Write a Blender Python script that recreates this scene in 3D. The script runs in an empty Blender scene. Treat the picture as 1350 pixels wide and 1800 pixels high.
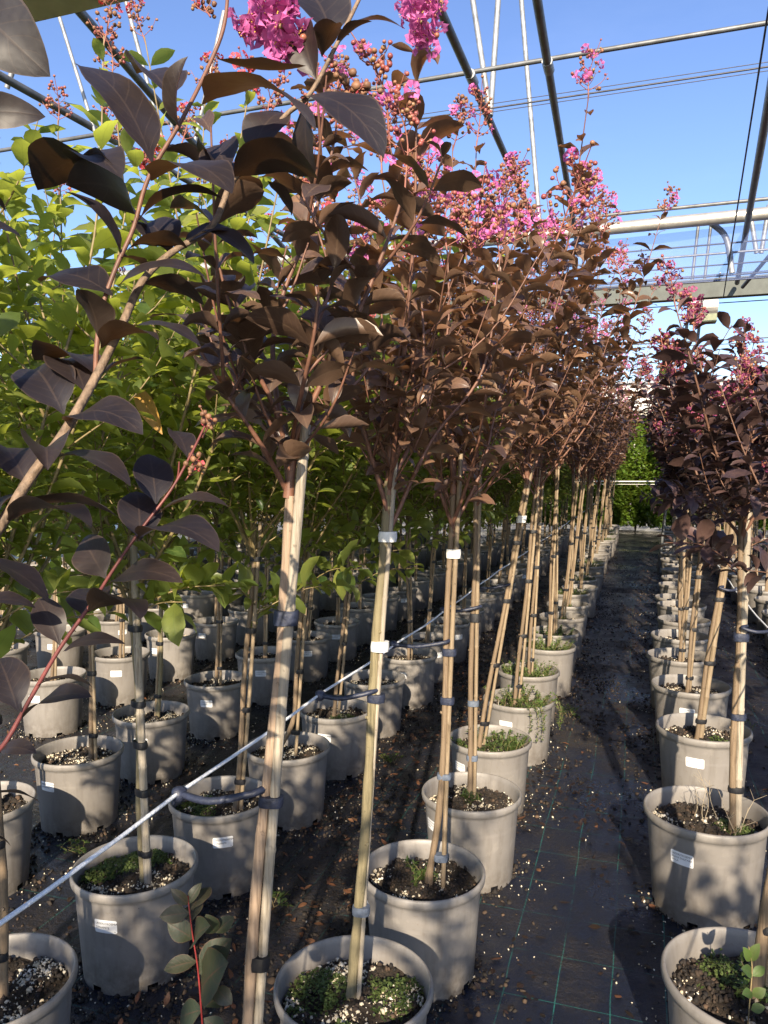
import bpy, math, random
import numpy as np
from mathutils import Vector, Matrix
R = math.radians
PI = math.pi
S = bpy.context.scene
COL = S.collection

# ------------------------------------------------------------------ camera
H = 1.45                       # eye height
YAW, PIT = R(18.424), R(3.006)
cam = bpy.data.objects.new('camera', bpy.data.cameras.new('camera'))
COL.objects.link(cam)
cam.location = (0, 0, H)
cam.rotation_euler = (R(90) - PIT, 0, YAW)
cam.data.sensor_fit = 'HORIZONTAL'
cam.data.sensor_width = 36
cam.data.lens = 36 * 1352 / 1350
cam.data.clip_start = 0.02
cam.data.clip_end = 600
S.camera = cam

# ------------------------------------------------------------------ light
SUN_EL, SUN_AZ = R(26.5), R(12)     # sun behind the camera, a little to the right
to_sun = Vector((math.sin(SUN_AZ) * math.cos(SUN_EL), -math.cos(SUN_AZ) * math.cos(SUN_EL), math.sin(SUN_EL)))
sl = bpy.data.lights.new('sun', 'SUN')
sl.energy = 5.0
sl.angle = R(0.5)
sl.color = (1.0, 0.86, 0.66)
so = bpy.data.objects.new('sun', sl)
COL.objects.link(so)
so.rotation_euler = (-to_sun).to_track_quat('-Z', 'Y').to_euler()

world = bpy.data.worlds.new('World')
S.world = world
world.use_nodes = True
wn = world.node_tree
bg = wn.nodes['Background']
sky = wn.nodes.new('ShaderNodeTexSky')
sky.sky_type = 'NISHITA'
sky.sun_disc = False
sky.sun_elevation = SUN_EL
sky.sun_rotation = R(169)
sky.air_density = 1.0
sky.dust_density = 0.6
sky.ozone_density = 3.0
tcw = wn.nodes.new('ShaderNodeTexCoord'); mpw = wn.nodes.new('ShaderNodeMapping'); mpw.inputs['Scale'].default_value = (2.2, 2.2, 9)
nzw = wn.nodes.new('ShaderNodeTexNoise'); nzw.inputs['Scale'].default_value = 2.0; nzw.inputs['Detail'].default_value = 6; nzw.inputs['Roughness'].default_value = .62
rmw = wn.nodes.new('ShaderNodeValToRGB'); rmw.color_ramp.elements[0].position = .52; rmw.color_ramp.elements[1].position = .80; rmw.color_ramp.elements[1].color = (.02, .02, .02, 1)
mxw = wn.nodes.new('ShaderNodeMix'); mxw.data_type = 'RGBA'; mxw.inputs[7].default_value = (7.5, 8.2, 9.0, 1)
wn.links.new(tcw.outputs['Generated'], mpw.inputs[0]); wn.links.new(mpw.outputs[0], nzw.inputs[0]); wn.links.new(nzw.outputs[0], rmw.inputs[0])
wn.links.new(rmw.outputs[0], mxw.inputs[0]); wn.links.new(sky.outputs[0], mxw.inputs[6]); hsw = wn.nodes.new('ShaderNodeHueSaturation'); hsw.inputs['Saturation'].default_value = 1.06; hsw.inputs['Hue'].default_value = .512
wn.links.new(mxw.outputs[2], hsw.inputs['Color']); wn.links.new(hsw.outputs[0], bg.inputs[0])
bg.inputs[1].default_value = 0.115

S.view_settings.view_transform = 'Standard'
S.view_settings.look = 'None'
S.view_settings.exposure = 1.15
S.view_settings.gamma = 1
try:
    S.view_settings.use_curve_mapping = False
except Exception:
    pass
S.cycles.max_bounces = 8
S.cycles.transparent_max_bounces = 8

# ------------------------------------------------------------------ helpers
def P(x, y, Y):
    """world point on the plane at distance Y along the rows seen at photo pixel x, y"""
    f = np.array([-math.sin(YAW) * math.cos(PIT), math.cos(YAW) * math.cos(PIT), -math.sin(PIT)])
    r = np.array([math.cos(YAW), math.sin(YAW), 0.0])
    u = np.cross(r, f)
    d = f + (x - 675) / 1352 * r - (y - 900) / 1352 * u
    return np.array([0, 0, H]) + Y / d[1] * d

class MB:
    """collects faces and builds ONE mesh object"""
    def __init__(s):
        s.V, s.F, s.n = [], [], 0
    def add(s, V, F, mat=0, uv=None):
        V = np.asarray(V, dtype=np.float64).reshape(-1, 3)
        F = np.asarray(F, dtype=np.int64)
        if F.ndim == 1:
            F = F[None]
        s.V.append(V)
        s.F.append((F + s.n, mat, uv))
        s.n += len(V)
    def mesh(s, name, mats, smooth=True):
        me = bpy.data.meshes.new(name)
        if not s.V:
            return me
        V = np.concatenate(s.V)
        loops = np.concatenate([f.ravel() for f, m, u in s.F])
        tot = np.concatenate([np.full(len(f), f.shape[1]) for f, m, u in s.F])
        mi = np.concatenate([np.full(len(f), m) for f, m, u in s.F])
        me.vertices.add(len(V))
        me.vertices.foreach_set('co', V.ravel())
        me.loops.add(len(loops))
        me.loops.foreach_set('vertex_index', loops.astype(np.int32))
        me.polygons.add(len(tot))
        start = np.concatenate([[0], np.cumsum(tot)[:-1]])
        me.polygons.foreach_set('loop_start', start.astype(np.int32))
        me.polygons.foreach_set('loop_total', tot.astype(np.int32))
        me.polygons.foreach_set('material_index', mi.astype(np.int32))
        me.polygons.foreach_set('use_smooth', np.full(len(tot), smooth))
        if any(u is not None for f, m, u in s.F):
            ul = me.uv_layers.new(name='UVMap')
            uv = np.concatenate([np.asarray(u, dtype=np.float32).reshape(-1, 2) if u is not None else np.zeros((f.size, 2), np.float32) for f, m, u in s.F])
            ul.data.foreach_set('uv', uv.ravel())
        for m in mats:
            me.materials.append(m)
        me.update(calc_edges=True)
        me.validate()
        return me

def ob(name, me, parent=None, loc=None):
    o = bpy.data.objects.new(name, me)
    COL.objects.link(o)
    if parent is not None:
        o.parent = parent
    if loc is not None:
        o.location = loc
    return o

def empty(name, loc=(0, 0, 0), rz=0):
    o = bpy.data.objects.new(name, None)
    COL.objects.link(o)
    o.location = loc
    o.rotation_euler = (0, 0, rz)
    o.empty_display_size = 0.1
    return o

def tag(o, label=None, cat=None, group=None, kind=None):
    if label: o['label'] = label
    if cat: o['category'] = cat
    if group: o['group'] = group
    if kind: o['kind'] = kind
    return o

def spline(pts, n=6):
    """Catmull-Rom through points"""
    p = np.asarray(pts, float)
    if len(p) < 3:
        t = np.linspace(0, 1, n + 1)[:, None]
        return p[0] * (1 - t) + p[-1] * t
    q = np.vstack([2 * p[0] - p[1], p, 2 * p[-1] - p[-2]])
    out = []
    for i in range(1, len(q) - 2):
        for k in range(n):
            t = k / n
            a, b, c, d = q[i - 1], q[i], q[i + 1], q[i + 2]
            out.append(0.5 * (2 * b + (c - a) * t + (2 * a - 5 * b + 4 * c - d) * t * t + (3 * b - a - 3 * c + d) * t ** 3))
    out.append(q[-2])
    return np.array(out)

def tube(mb, pts, rad, sides=8, mat=0, caps=True):
    p = np.asarray(pts, float)
    n = len(p)
    rad = np.broadcast_to(np.asarray(rad, float), (n,))
    t = np.gradient(p, axis=0)
    t /= np.linalg.norm(t, axis=1)[:, None] + 1e-12
    ref = np.array([0.0, 0, 1]) if abs(t[0][2]) < 0.9 else np.array([1.0, 0, 0])
    a = np.cross(t[0], ref); a /= np.linalg.norm(a)
    fr = []
    for i in range(n):
        a = a - t[i] * (a @ t[i])
        a /= np.linalg.norm(a) + 1e-12
        fr.append((a.copy(), np.cross(t[i], a)))
    A = np.array([f[0] for f in fr]); B = np.array([f[1] for f in fr])
    th = np.linspace(0, 2 * PI, sides, endpoint=False)
    V = p[:, None] + rad[:, None, None] * (np.cos(th)[None, :, None] * A[:, None] + np.sin(th)[None, :, None] * B[:, None])
    i = np.arange(n - 1)[:, None]; j = np.arange(sides)[None]
    jn = (j + 1) % sides
    F = np.stack([i * sides + j, i * sides + jn, (i + 1) * sides + jn, (i + 1) * sides + j], -1).reshape(-1, 4)
    L = np.concatenate([[0], np.cumsum(np.linalg.norm(np.diff(p, axis=0), axis=1))])
    uu = np.broadcast_to(np.arange(sides) / sides, (n, sides)); vv = np.broadcast_to(L[:, None], (n, sides))
    j0 = np.broadcast_to(j, (n - 1, sides)); i0 = np.broadcast_to(i, (n - 1, sides))
    uv = np.stack([np.stack([(j0 + a_) / sides, L[i0 + b_]], -1) for a_, b_ in ((0, 0), (1, 0), (1, 1), (0, 1))], 2).reshape(-1, 2)
    mb.add(V.reshape(-1, 3), F, mat, uv)
    if caps:
        mb.add(V[0], np.arange(sides)[::-1], mat)
        mb.add(V[-1], np.arange(sides), mat)

def lathe(mb, prof, seg=48, mat=0, skip=None):
    prof = np.asarray(prof, float)
    n = len(prof)
    th = np.linspace(0, 2 * PI, seg, endpoint=False)
    V = np.stack([prof[:, 0, None] * np.cos(th), prof[:, 0, None] * np.sin(th), np.broadcast_to(prof[:, 1, None], (n, seg))], -1)
    i = np.arange(n - 1)[:, None]; j = np.arange(seg)[None]
    F = np.stack([i * seg + j, i * seg + (j + 1) % seg, (i + 1) * seg + (j + 1) % seg, (i + 1) * seg + j], -1)
    keep = np.ones((n - 1, seg), bool)
    if skip:
        for a, b in skip:
            keep[a, b] = False
    mb.add(V.reshape(-1, 3), F[keep], mat)

def box(mb, c, s, mat=0, rot=None):
    x, y, z = np.asarray(s, float) / 2
    V = np.array([[i, j, k] for i in (-x, x) for j in (-y, y) for k in (-z, z)])
    if rot is not None:
        V = V @ np.array(rot).T
    V = V + np.asarray(c, float)
    mb.add(V, [[0, 1, 3, 2], [4, 6, 7, 5], [0, 4, 5, 1], [2, 3, 7, 6], [0, 2, 6, 4], [1, 5, 7, 3]], mat)

ICO_V = None
def _ico(sub):
    t = (1 + 5 ** .5) / 2
    v = np.array([[-1, t, 0], [1, t, 0], [-1, -t, 0], [1, -t, 0], [0, -1, t], [0, 1, t], [0, -1, -t], [0, 1, -t], [t, 0, -1], [t, 0, 1], [-t, 0, -1], [-t, 0, 1]], float)
    v /= np.linalg.norm(v[0])
    f = [[0, 11, 5], [0, 5, 1], [0, 1, 7], [0, 7, 10], [0, 10, 11], [1, 5, 9], [5, 11, 4], [11, 10, 2], [10, 7, 6], [7, 1, 8], [3, 9, 4], [3, 4, 2], [3, 2, 6], [3, 6, 8], [3, 8, 9], [4, 9, 5], [2, 4, 11], [6, 2, 10], [8, 6, 7], [9, 8, 1]]
    for _ in range(sub):
        v = list(map(tuple, v)); c = {}; g = []
        def mid(a, b):
            k = (min(a, b), max(a, b))
            if k not in c:
                m = np.array(v[a]) + np.array(v[b]); m /= np.linalg.norm(m)
                v.append(tuple(m)); c[k] = len(v) - 1
            return c[k]
        for a, b, d in f:
            x, y, z = mid(a, b), mid(b, d), mid(d, a)
            g += [[a, x, z], [b, y, x], [d, z, y], [x, y, z]]
        f = g; v = np.array(v)
    return np.array(v), np.array(f)
ICO0, ICO1 = _ico(0), _ico(1)

def blobs(mb, cen, size, rng, mat=0, ico=ICO0, jitter=0.25, flat=0.7):
    """many small pebbles"""
    cen = np.asarray(cen, float).reshape(-1, 3)
    n = len(cen)
    if n == 0: return
    v, f = ico
    sz = np.broadcast_to(np.asarray(size, float), (n,))
    sc = sz[:, None] * rng.uniform(flat, 1.15, (n, 3))
    V = v[None] * (1 + rng.uniform(-jitter, jitter, (n, len(v), 1)))
    V = V * sc[:, None]
    a = rng.uniform(0, 2 * PI, n); b = rng.uniform(-.8, .8, n)
    ca, sa, cb, sb = np.cos(a), np.sin(a), np.cos(b), np.sin(b)
    x, y, z = V[..., 0], V[..., 1], V[..., 2]
    y, z = y * cb[:, None] - z * sb[:, None], y * sb[:, None] + z * cb[:, None]
    x, y = x * ca[:, None] - y * sa[:, None], x * sa[:, None] + y * ca[:, None]
    V = np.stack([x, y, z], -1) + cen[:, None]
    F = (f[None] + (np.arange(n) * len(v))[:, None, None]).reshape(-1, 3)
    mb.add(V.reshape(-1, 3), F, mat)

def norm(v):
    return v / (np.linalg.norm(v, axis=-1, keepdims=True) + 1e-12)

def leaves(mb, B, D, N, L, W, droop, fold, rng, mat=0, nu=5, nv=2, a0=None, wave=0.0, pet=0.06, obov=0.9, twist=None):
    """batch of curved leaf blades. B base, D outward dir, N up hint, droop = total bend, fold = v-fold"""
    B, D, N = (np.asarray(q, float).reshape(-1, 3) for q in (B, D, N))
    n = len(B)
    if n == 0: return
    L, W, droop, fold = (np.broadcast_to(np.asarray(q, float), (n,)) for q in (L, W, droop, fold))
    a0 = droop * 0.45 if a0 is None else np.broadcast_to(np.asarray(a0, float), (n,))
    tw = np.zeros(n) if twist is None else np.broadcast_to(np.asarray(twist, float), (n,))
    D = norm(D)
    Sd = norm(np.cross(D, N)); Nn = np.cross(Sd, D)
    u = np.linspace(0, 1, nu + 1)
    ang = a0[:, None] - droop[:, None] * u[None] ** 1.15
    seg = L[:, None] / nu
    am = (ang[:, 1:] + ang[:, :-1]) / 2
    cx = np.concatenate([np.zeros((n, 1)), np.cumsum(np.cos(am) * seg, 1)], 1)
    cz = np.concatenate([np.zeros((n, 1)), np.cumsum(np.sin(am) * seg, 1)], 1)
    up = np.clip((u - pet) / (1 - pet), 0, 1)
    prof = np.sin(PI * up ** obov) ** 0.72 * (1 - 0.25 * up ** 3)
    prof = np.maximum(prof, 0.02); prof[-1] = 0.004; prof[0] = 0.03
    v = np.linspace(-1, 1, nv + 1)
    half = W[:, None] / 2 * prof[None]
    tg = np.stack([np.cos(ang), np.sin(ang)], -1)
    nr = np.stack([-np.sin(ang), np.cos(ang)], -1)
    fd = fold[:, None, None] * np.ones((1, nu + 1, 1))
    tws = (tw[:, None] * u[None])[:, :, None]
    av = np.abs(v)[None, None]
    side = half[:, :, None] * v[None, None] * np.cos(fd * (0.6 + 0.4 * av))
    lift = half[:, :, None] * av * np.sin(fd * (0.6 + 0.4 * av))
    if wave:
        ph = rng.uniform(0, 6.28, n)[:, None, None]
        lift = lift + wave * half[:, :, None] * av ** 2 * np.sin(u[None, :, None] * 13 + ph + (v[None, None] > 0) * 1.9)
    s2 = side * np.cos(tws) - lift * np.sin(tws)
    l2 = side * np.sin(tws) + lift * np.cos(tws)
    px_ = cx[:, :, None] + nr[..., 0][:, :, None] * l2
    pz_ = cz[:, :, None] + nr[..., 1][:, :, None] * l2
    V = B[:, None, None] + D[:, None, None] * px_[..., None] + Nn[:, None, None] * pz_[..., None] + Sd[:, None, None] * s2[..., None]
    m = (nu + 1) * (nv + 1)
    i = np.arange(nu)[:, None]; j = np.arange(nv)[None]
    q = np.stack([i * (nv + 1) + j, i * (nv + 1) + j + 1, (i + 1) * (nv + 1) + j + 1, (i + 1) * (nv + 1) + j], -1).reshape(-1, 4)
    F = (q[None] + (np.arange(n) * m)[:, None, None]).reshape(-1, 4)
    U = np.broadcast_to(u[:, None], (nu + 1, nv + 1)).ravel(); Vv = np.broadcast_to((v / 2 + .5)[None], (nu + 1, nv + 1)).ravel()
    uv1 = np.stack([U[q], Vv[q]], -1).reshape(-1, 2)
    mb.add(V.reshape(-1, 3), F, mat, np.tile(uv1, (n, 1)))

# ------------------------------------------------------------------ materials
class N:
    def __init__(s, name):
        s.m = bpy.data.materials.new(name); s.m.use_nodes = True
        s.t = s.m.node_tree; s.b = s.t.nodes['Principled BSDF']
    def n(s, typ, **kw):
        x = s.t.nodes.new(typ)
        for k, v in kw.items():
            if k.startswith('i_'):
                kk = k[2:]
                x.inputs[int(kk) if kk.isdigit() else kk].default_value = v
            else:
                setattr(x, k, v)
        return x
    def l(s, a, b):
        s.t.links.new(a, b)
    def noise(s, scale, detail=3, rough=.55, co='Object', vec=None):
        x = s.n('ShaderNodeTexNoise'); x.inputs['Scale'].default_value = scale
        x.inputs['Detail'].default_value = detail; x.inputs['Roughness'].default_value = rough
        if vec is None:
            vec = s.n('ShaderNodeTexCoord').outputs[co]
        s.l(vec, x.inputs['Vector'])
        return x
    def ramp(s, fac, stops):
        x = s.n('ShaderNodeValToRGB')
        e = x.color_ramp.elements
        while len(e) < len(stops): e.new(0.5)
        for k, (p, c) in enumerate(stops):
            e[k].position = p; e[k].color = (*c, 1) if len(c) == 3 else c
        s.l(fac, x.inputs[0])
        return x
    def mix(s, fac, a, b, mode='MIX'):
        x = s.n('ShaderNodeMix', data_type='RGBA', blend_type=mode)
        for idx, q in ((0, fac), (6, a), (7, b)):
            if hasattr(q, 'links'): s.l(q, x.inputs[idx])
            elif idx == 0: x.inputs[0].default_value = q
            else: x.inputs[idx].default_value = (*q, 1) if len(q) == 3 else q
        return x.outputs[2]
    def math(s, op, a, b=0.0, c=None):
        x = s.n('ShaderNodeMath', operation=op)
        for k, q in enumerate((a, b) if c is None else (a, b, c)):
            if hasattr(q, 'links'): s.l(q, x.inputs[k])
            else: x.inputs[k].default_value = q
        return x.outputs[0]
    def bump(s, h, strength=.3, dist=.01):
        x = s.n('ShaderNodeBump'); x.inputs['Strength'].default_value = strength; x.inputs['Distance'].default_value = dist
        s.l(h, x.inputs['Height']); s.l(x.outputs[0], s.b.inputs['Normal'])
        return x

def simple(name, col, rough=.6, metal=0, var=.25, scale=20, bump=0):
    k = N(name)
    nz = k.noise(scale)
    c0 = tuple(q * (1 - var) for q in col); c1 = tuple(min(1, q * (1 + var)) for q in col)
    r = k.ramp(nz.outputs[0], [(.3, c0), (.7, c1)])
    k.l(r.outputs[0], k.b.inputs['Base Color'])
    k.b.inputs['Roughness'].default_value = rough; k.b.inputs['Metallic'].default_value = metal
    if bump: k.bump(nz.outputs[0], bump, .01)
    return k.m

def island(k):
    return k.n('ShaderNodeNewGeometry').outputs['Random Per Island']

def leaf_mat(name, top, under, trans, tcol, rough=.4, vein=(.2, .14, .1), vamt=.35, spec=.5):
    """top / under: lists of colour stops picked per leaf"""
    k = N(name)
    g = k.n('ShaderNodeNewGeometry')
    rnd = g.outputs['Random Per Island']
    n = len(top)
    ct = k.ramp(rnd, [(i / max(1, n - 1), c) for i, c in enumerate(top)])
    n = len(under)
    cu = k.ramp(rnd, [(i / max(1, n - 1), c) for i, c in enumerate(under)])
    col = k.mix(g.outputs['Backfacing'], ct.outputs[0], cu.outputs[0])
    uv = k.n('ShaderNodeTexCoord').outputs['UV']
    sp = k.n('ShaderNodeSeparateXYZ'); k.l(uv, sp.inputs[0])
    av = k.math('ABSOLUTE', k.math('SUBTRACT', sp.outputs[1], .5))
    mid = k.math('LESS_THAN', av, .022)
    fr = k.math('FRACT', k.math('SUBTRACT', k.math('MULTIPLY', sp.outputs[0], 7.0), k.math('MULTIPLY', av, 3.6)))
    sv = k.math('MULTIPLY', k.math('LESS_THAN', fr, .09), .6)
    vv = k.math('MULTIPLY', k.math('MAXIMUM', mid, sv), vamt)
    nz = k.noise(45, 2)
    col = k.mix(k.math('MULTIPLY', nz.outputs[0], .28), col, (.0, .0, .0))
    bl = k.noise(22, 4, .65)
    col = k.mix(k.math('MULTIPLY', k.ramp(bl.outputs[0], [(.52, (0, 0, 0)), (.66, (1, 1, 1))]).outputs[0], .4), col, tuple(min(1, q * 1.6) for q in under[0]))
    sp2 = k.noise(160, 2, .5)
    col = k.mix(k.math('MULTIPLY', k.math('GREATER_THAN', sp2.outputs[0], .70), .5), col, tuple(q * .35 for q in under[0]))
    edge = k.math('GREATER_THAN', av, .47)
    col = k.mix(k.math('MULTIPLY', edge, .35), col, vein)
    col = k.mix(vv, col, vein)
    ov = k.n('ShaderNodeObjectInfo').outputs['Random']      # each plant a little different in tone
    col = k.mix(k.math('MULTIPLY', ov, .5), col, tuple(q * .45 for q in top[0]))
    k.l(col, k.b.inputs['Base Color'])
    k.b.inputs['Roughness'].default_value = rough
    k.b.inputs['Specular IOR Level'].default_value = spec
    hb = k.math('ADD', fr, k.math('MULTIPLY', nz.outputs[0], 1.5))
    k.bump(hb, .25, .002)
    tr = k.n('ShaderNodeBsdfTranslucent')
    tc = k.ramp(rnd, [(0, tuple(q * .75 for q in tcol)), (1, tcol)])
    tcv = k.mix(vv, tc.outputs[0], tuple(q * .5 for q in tcol))
    k.l(tcv, tr.inputs[0])
    mx = k.n('ShaderNodeMixShader'); mx.inputs[0].default_value = trans
    k.l(k.b.outputs[0], mx.inputs[1]); k.l(tr.outputs[0], mx.inputs[2])
    k.l(mx.outputs[0], k.t.nodes['Material Output'].inputs[0])
    return k.m

M = {}
M['bronze_leaf'] = leaf_mat('bronze_leaf', [(.034, .024, .029), (.28, .150, .085), (.08, .047, .040), (.40, .225, .128), (.045, .031, .034), (.29, .155, .088)],
                            [(.16, .090, .056), (.33, .195, .112), (.20, .112, .070), (.29, .18, .112)], .22, (.38, .165, .06), .33, (.30, .19, .11), .5)
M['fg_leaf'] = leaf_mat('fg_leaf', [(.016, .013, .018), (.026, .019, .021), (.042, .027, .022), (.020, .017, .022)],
                        [(.034, .022, .015), (.060, .038, .023), (.038, .024, .017)], .14, (.18, .08, .025), .50, (.15, .10, .07), .25)  # older purple-black leaf, darkened further to put the foreground shade into its colour
M['shaded_bronze_leaf'] = leaf_mat('shaded_bronze_leaf', [(.034, .026, .03), (.10, .062, .045), (.055, .038, .035), (.15, .092, .06)],
                        [(.08, .048, .034), (.15, .092, .058), (.09, .055, .04)], .16, (.26, .12, .045), .38, (.2, .13, .08), .45)  # darker copy of the bronze leaf: the near crown's shade is in the colour
M['dark_leaf'] = leaf_mat('dark_leaf', [(.036, .025, .033), (.065, .040, .043), (.125, .072, .064), (.042, .030, .038)],
                          [(.072, .042, .040), (.125, .072, .060), (.08, .048, .044)], .10, (.18, .07, .04), .40, (.12, .075, .055), .35)
M['green_leaf'] = leaf_mat('green_leaf', [(.030, .072, .022), (.15, .20, .04), (.045, .10, .03), (.40, .40, .09), (.06, .12, .032), (.27, .29, .06)],
                           [(.11, .16, .045), (.24, .28, .07), (.13, .18, .05)], .42, (.68, .76, .10), .42, (.22, .28, .07), .4)
M['hedge_leaf'] = leaf_mat('hedge_leaf', [(.08, .15, .02), (.15, .24, .03), (.11, .19, .025)],
                           [(.12, .2, .04), (.16, .24, .05)], .35, (.5, .62, .08), .45, (.2, .3, .08), .2)
M['yellow_leaf'] = leaf_mat('yellow_leaf', [(.5, .26, .05), (.55, .33, .08)], [(.5, .28, .07), (.55, .3, .08)], .3, (.6, .35, .08), .5, (.4, .15, .04), .4)
M['weed_leaf'] = leaf_mat('weed_leaf', [(.05, .10, .02), (.11, .18, .035), (.16, .2, .06)], [(.08, .14, .03), (.13, .18, .05)], .25, (.3, .42, .08), .55)
M['moss'] = leaf_mat('moss', [(.035, .07, .012), (.08, .13, .02), (.13, .17, .04)], [(.05, .09, .02), (.1, .14, .03)], .15, (.2, .3, .05), .7)
M['sucker_leaf'] = leaf_mat('sucker_leaf', [(.022, .035, .016), (.036, .044, .02), (.032, .026, .018)], [(.045, .042, .024), (.06, .045, .03)], .15, (.12, .14, .04), .5, (.15, .06, .04), .4)
M['litter_leaf'] = leaf_mat('litter_leaf', [(.10, .045, .02), (.26, .10, .04), (.06, .028, .018), (.17, .075, .035), (.34, .17, .08)], [(.12, .05, .03), (.24, .11, .05), (.32, .2, .12)], .08, (.3, .12, .04), .6)
M['wet_leaf'] = leaf_mat('wet_leaf', [(.012, .008, .007), (.03, .017, .011), (.018, .012, .010), (.055, .028, .016)], [(.02, .012, .01), (.035, .02, .014)], .0, (.05, .02, .01), .35)
M['twig'] = simple('twig', (.13, .065, .04), .6, var=.35, scale=60)
M['red_twig'] = simple('red_twig', (.15, .068, .042), .55, var=.3, scale=60)
M['fg_bark'] = simple('fg_bark', (.17, .115, .075), .7, var=.45, scale=120, bump=.3)
M['dark_red_twig'] = simple('dark_red_twig', (.14, .035, .03), .5, var=.3, scale=60)
M['green_twig'] = simple('green_twig', (.20, .15, .07), .6, var=.3, scale=60)
M['red_stem'] = simple('red_stem', (.16, .016, .016), .45, var=.3, scale=60)

def wood(name, light, dark, rough=.65, streak=26, amount=1.0):
    k = N(name)
    oi = k.n('ShaderNodeObjectInfo').outputs['Random']
    co = k.n('ShaderNodeTexCoord').outputs['Object']
    mp = k.n('ShaderNodeMapping'); mp.inputs['Scale'].default_value = (1, 1, .06); k.l(co, mp.inputs[0])
    ad = k.n('ShaderNodeVectorMath', operation='ADD'); k.l(mp.outputs[0], ad.inputs[0])
    cb = k.n('ShaderNodeCombineXYZ'); k.l(k.math('MULTIPLY', oi, 37.0), cb.inputs[0]); k.l(cb.outputs[0], ad.inputs[1])
    n1 = k.noise(220, 4, .6, vec=ad.outputs[0])
    n2 = k.noise(7, 3, .6)
    n3 = k.noise(90, 3, .6)
    c = k.ramp(n1.outputs[0], [(.32, dark), (.52, light), (.75, tuple(min(1, q * 1.2) for q in light))])
    c2 = k.mix(k.ramp(n2.outputs[0], [(.35, (0, 0, 0)), (.68, (1, 1, 1))]).outputs[0], c.outputs[0], tuple(q * .72 for q in light))
    spot = k.ramp(n3.outputs[0], [(.64, (0, 0, 0)), (.72, (.55, .55, .55))])
    c3 = k.mix(spot.outputs[0], c2, tuple(q * .6 for q in dark))
    c4 = k.mix(k.math('MULTIPLY', oi, .35), c3, dark)
    k.l(c4, k.b.inputs['Base Color']); k.b.inputs['Roughness'].default_value = rough
    k.bump(n1.outputs[0], .5, .004)
    return k.m
M['trunk'] = wood('trunk_bark', (.22, .155, .095), (.08, .052, .032))
M['cane'] = wood('bamboo_cane', (.33, .25, .16), (.11, .075, .045), .55)
M['pale_wood'] = wood('weathered_wood', (.40, .345, .27), (.15, .12, .085), .75)
M['pink_wood'] = wood('peeling_bark', (.37, .265, .185), (.15, .10, .065), .7)
M['mossy_wood'] = wood('mossy_wood', (.25, .205, .115), (.10, .085, .045), .75)

# pots
k = N('pot_plastic')
oi = k.n('ShaderNodeObjectInfo').outputs['Random']
co = k.n('ShaderNodeTexCoord').outputs['Object']
off = k.n('ShaderNodeVectorMath', operation='ADD'); cb = k.n('ShaderNodeCombineXYZ'); k.l(k.math('MULTIPLY', oi, 50.), cb.inputs[0]); k.l(co, off.inputs[0]); k.l(cb.outputs[0], off.inputs[1])
n1 = k.noise(5, 4, .6, vec=off.outputs[0]); n2 = k.noise(70, 4, .65, vec=off.outputs[0])
base = k.mix(n1.outputs[0], (.188, .173, .160), (.255, .236, .218))
spk = k.ramp(n2.outputs[0], [(.60, (0, 0, 0)), (.72, (.5, .5, .5))])
base = k.mix(spk.outputs[0], base, (.17, .14, .11))
mps = k.n('ShaderNodeMapping'); mps.inputs['Scale'].default_value = (1, 1, .16); k.l(off.outputs[0], mps.inputs[0])
st1 = k.noise(34, 4, .6, vec=mps.outputs[0])
base = k.mix(k.math('MULTIPLY', k.ramp(st1.outputs[0], [(.48, (0, 0, 0)), (.70, (1, 1, 1))]).outputs[0], .45), base, (.105, .09, .075))
st2 = k.noise(16, 5, .7, vec=off.outputs[0])
base = k.mix(k.math('MULTIPLY', k.ramp(st2.outputs[0], [(.56, (0, 0, 0)), (.64, (1, 1, 1))]).outputs[0], .22), base, (.36, .33, .29))
base = k.mix(k.math('MULTIPLY', oi, .35), base, (.13, .115, .10))
sp = k.n('ShaderNodeSeparateXYZ'); k.l(co, sp.inputs[0])
dirt = k.math('MULTIPLY', k.math('SUBTRACT', .13, sp.outputs[2]), 10.)
dirt = k.math('MULTIPLY', k.math('MAXIMUM', dirt, 0), k.math('POWER', n1.outputs[0], .8))
k.l(k.mix(k.n('ShaderNodeClamp').outputs[0], base, base), k.b.inputs['Base Color'])
cl = k.n('ShaderNodeClamp'); k.l(dirt, cl.inputs[0])
n5 = k.noise(28, 5, .7, vec=off.outputs[0])
dm = k.math('MULTIPLY', cl.outputs[0], k.ramp(n5.outputs[0], [(.35, (0, 0, 0)), (.6, (1, 1, 1))]).outputs[0])
k.l(k.mix(k.math('MULTIPLY', dm, .85), base, (.06, .045, .03)), k.b.inputs['Base Color'])
rr = k.ramp(n1.outputs[0], [(0, (.42, .42, .42)), (1, (.6, .6, .6))]); k.l(rr.outputs[0], k.b.inputs['Roughness'])
k.bump(n2.outputs[0], .06, .002)
M['pot'] = k.m

k = N('potting_soil')
n1 = k.noise(130, 5, .7); n2 = k.noise(18, 3)
c = k.ramp(n1.outputs[0], [(.3, (.014, .009, .006)), (.55, (.05, .032, .021)), (.75, (.10, .066, .042))])
k.l(k.mix(n2.outputs[0], c.outputs[0], (.03, .022, .012)), k.b.inputs['Base Color'])
k.b.inputs['Roughness'].default_value = .9; k.bump(n1.outputs[0], 1, .01)
M['soil'] = k.m
k = N('perlite')
r = k.ramp(island(k), [(0, (.62, .56, .44)), (.4, (.42, .35, .24)), (.75, (.7, .66, .56)), (1, (.26, .19, .12))])
k.l(r.outputs[0], k.b.inputs['Base Color']); k.b.inputs['Roughness'].default_value = .85
M['perlite'] = k.m
k = N('bark_crumb')
r = k.ramp(island(k), [(0, (.008, .006, .005)), (.6, (.020, .014, .010)), (.92, (.042, .026, .016)), (1, (.10, .062, .038))])
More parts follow.
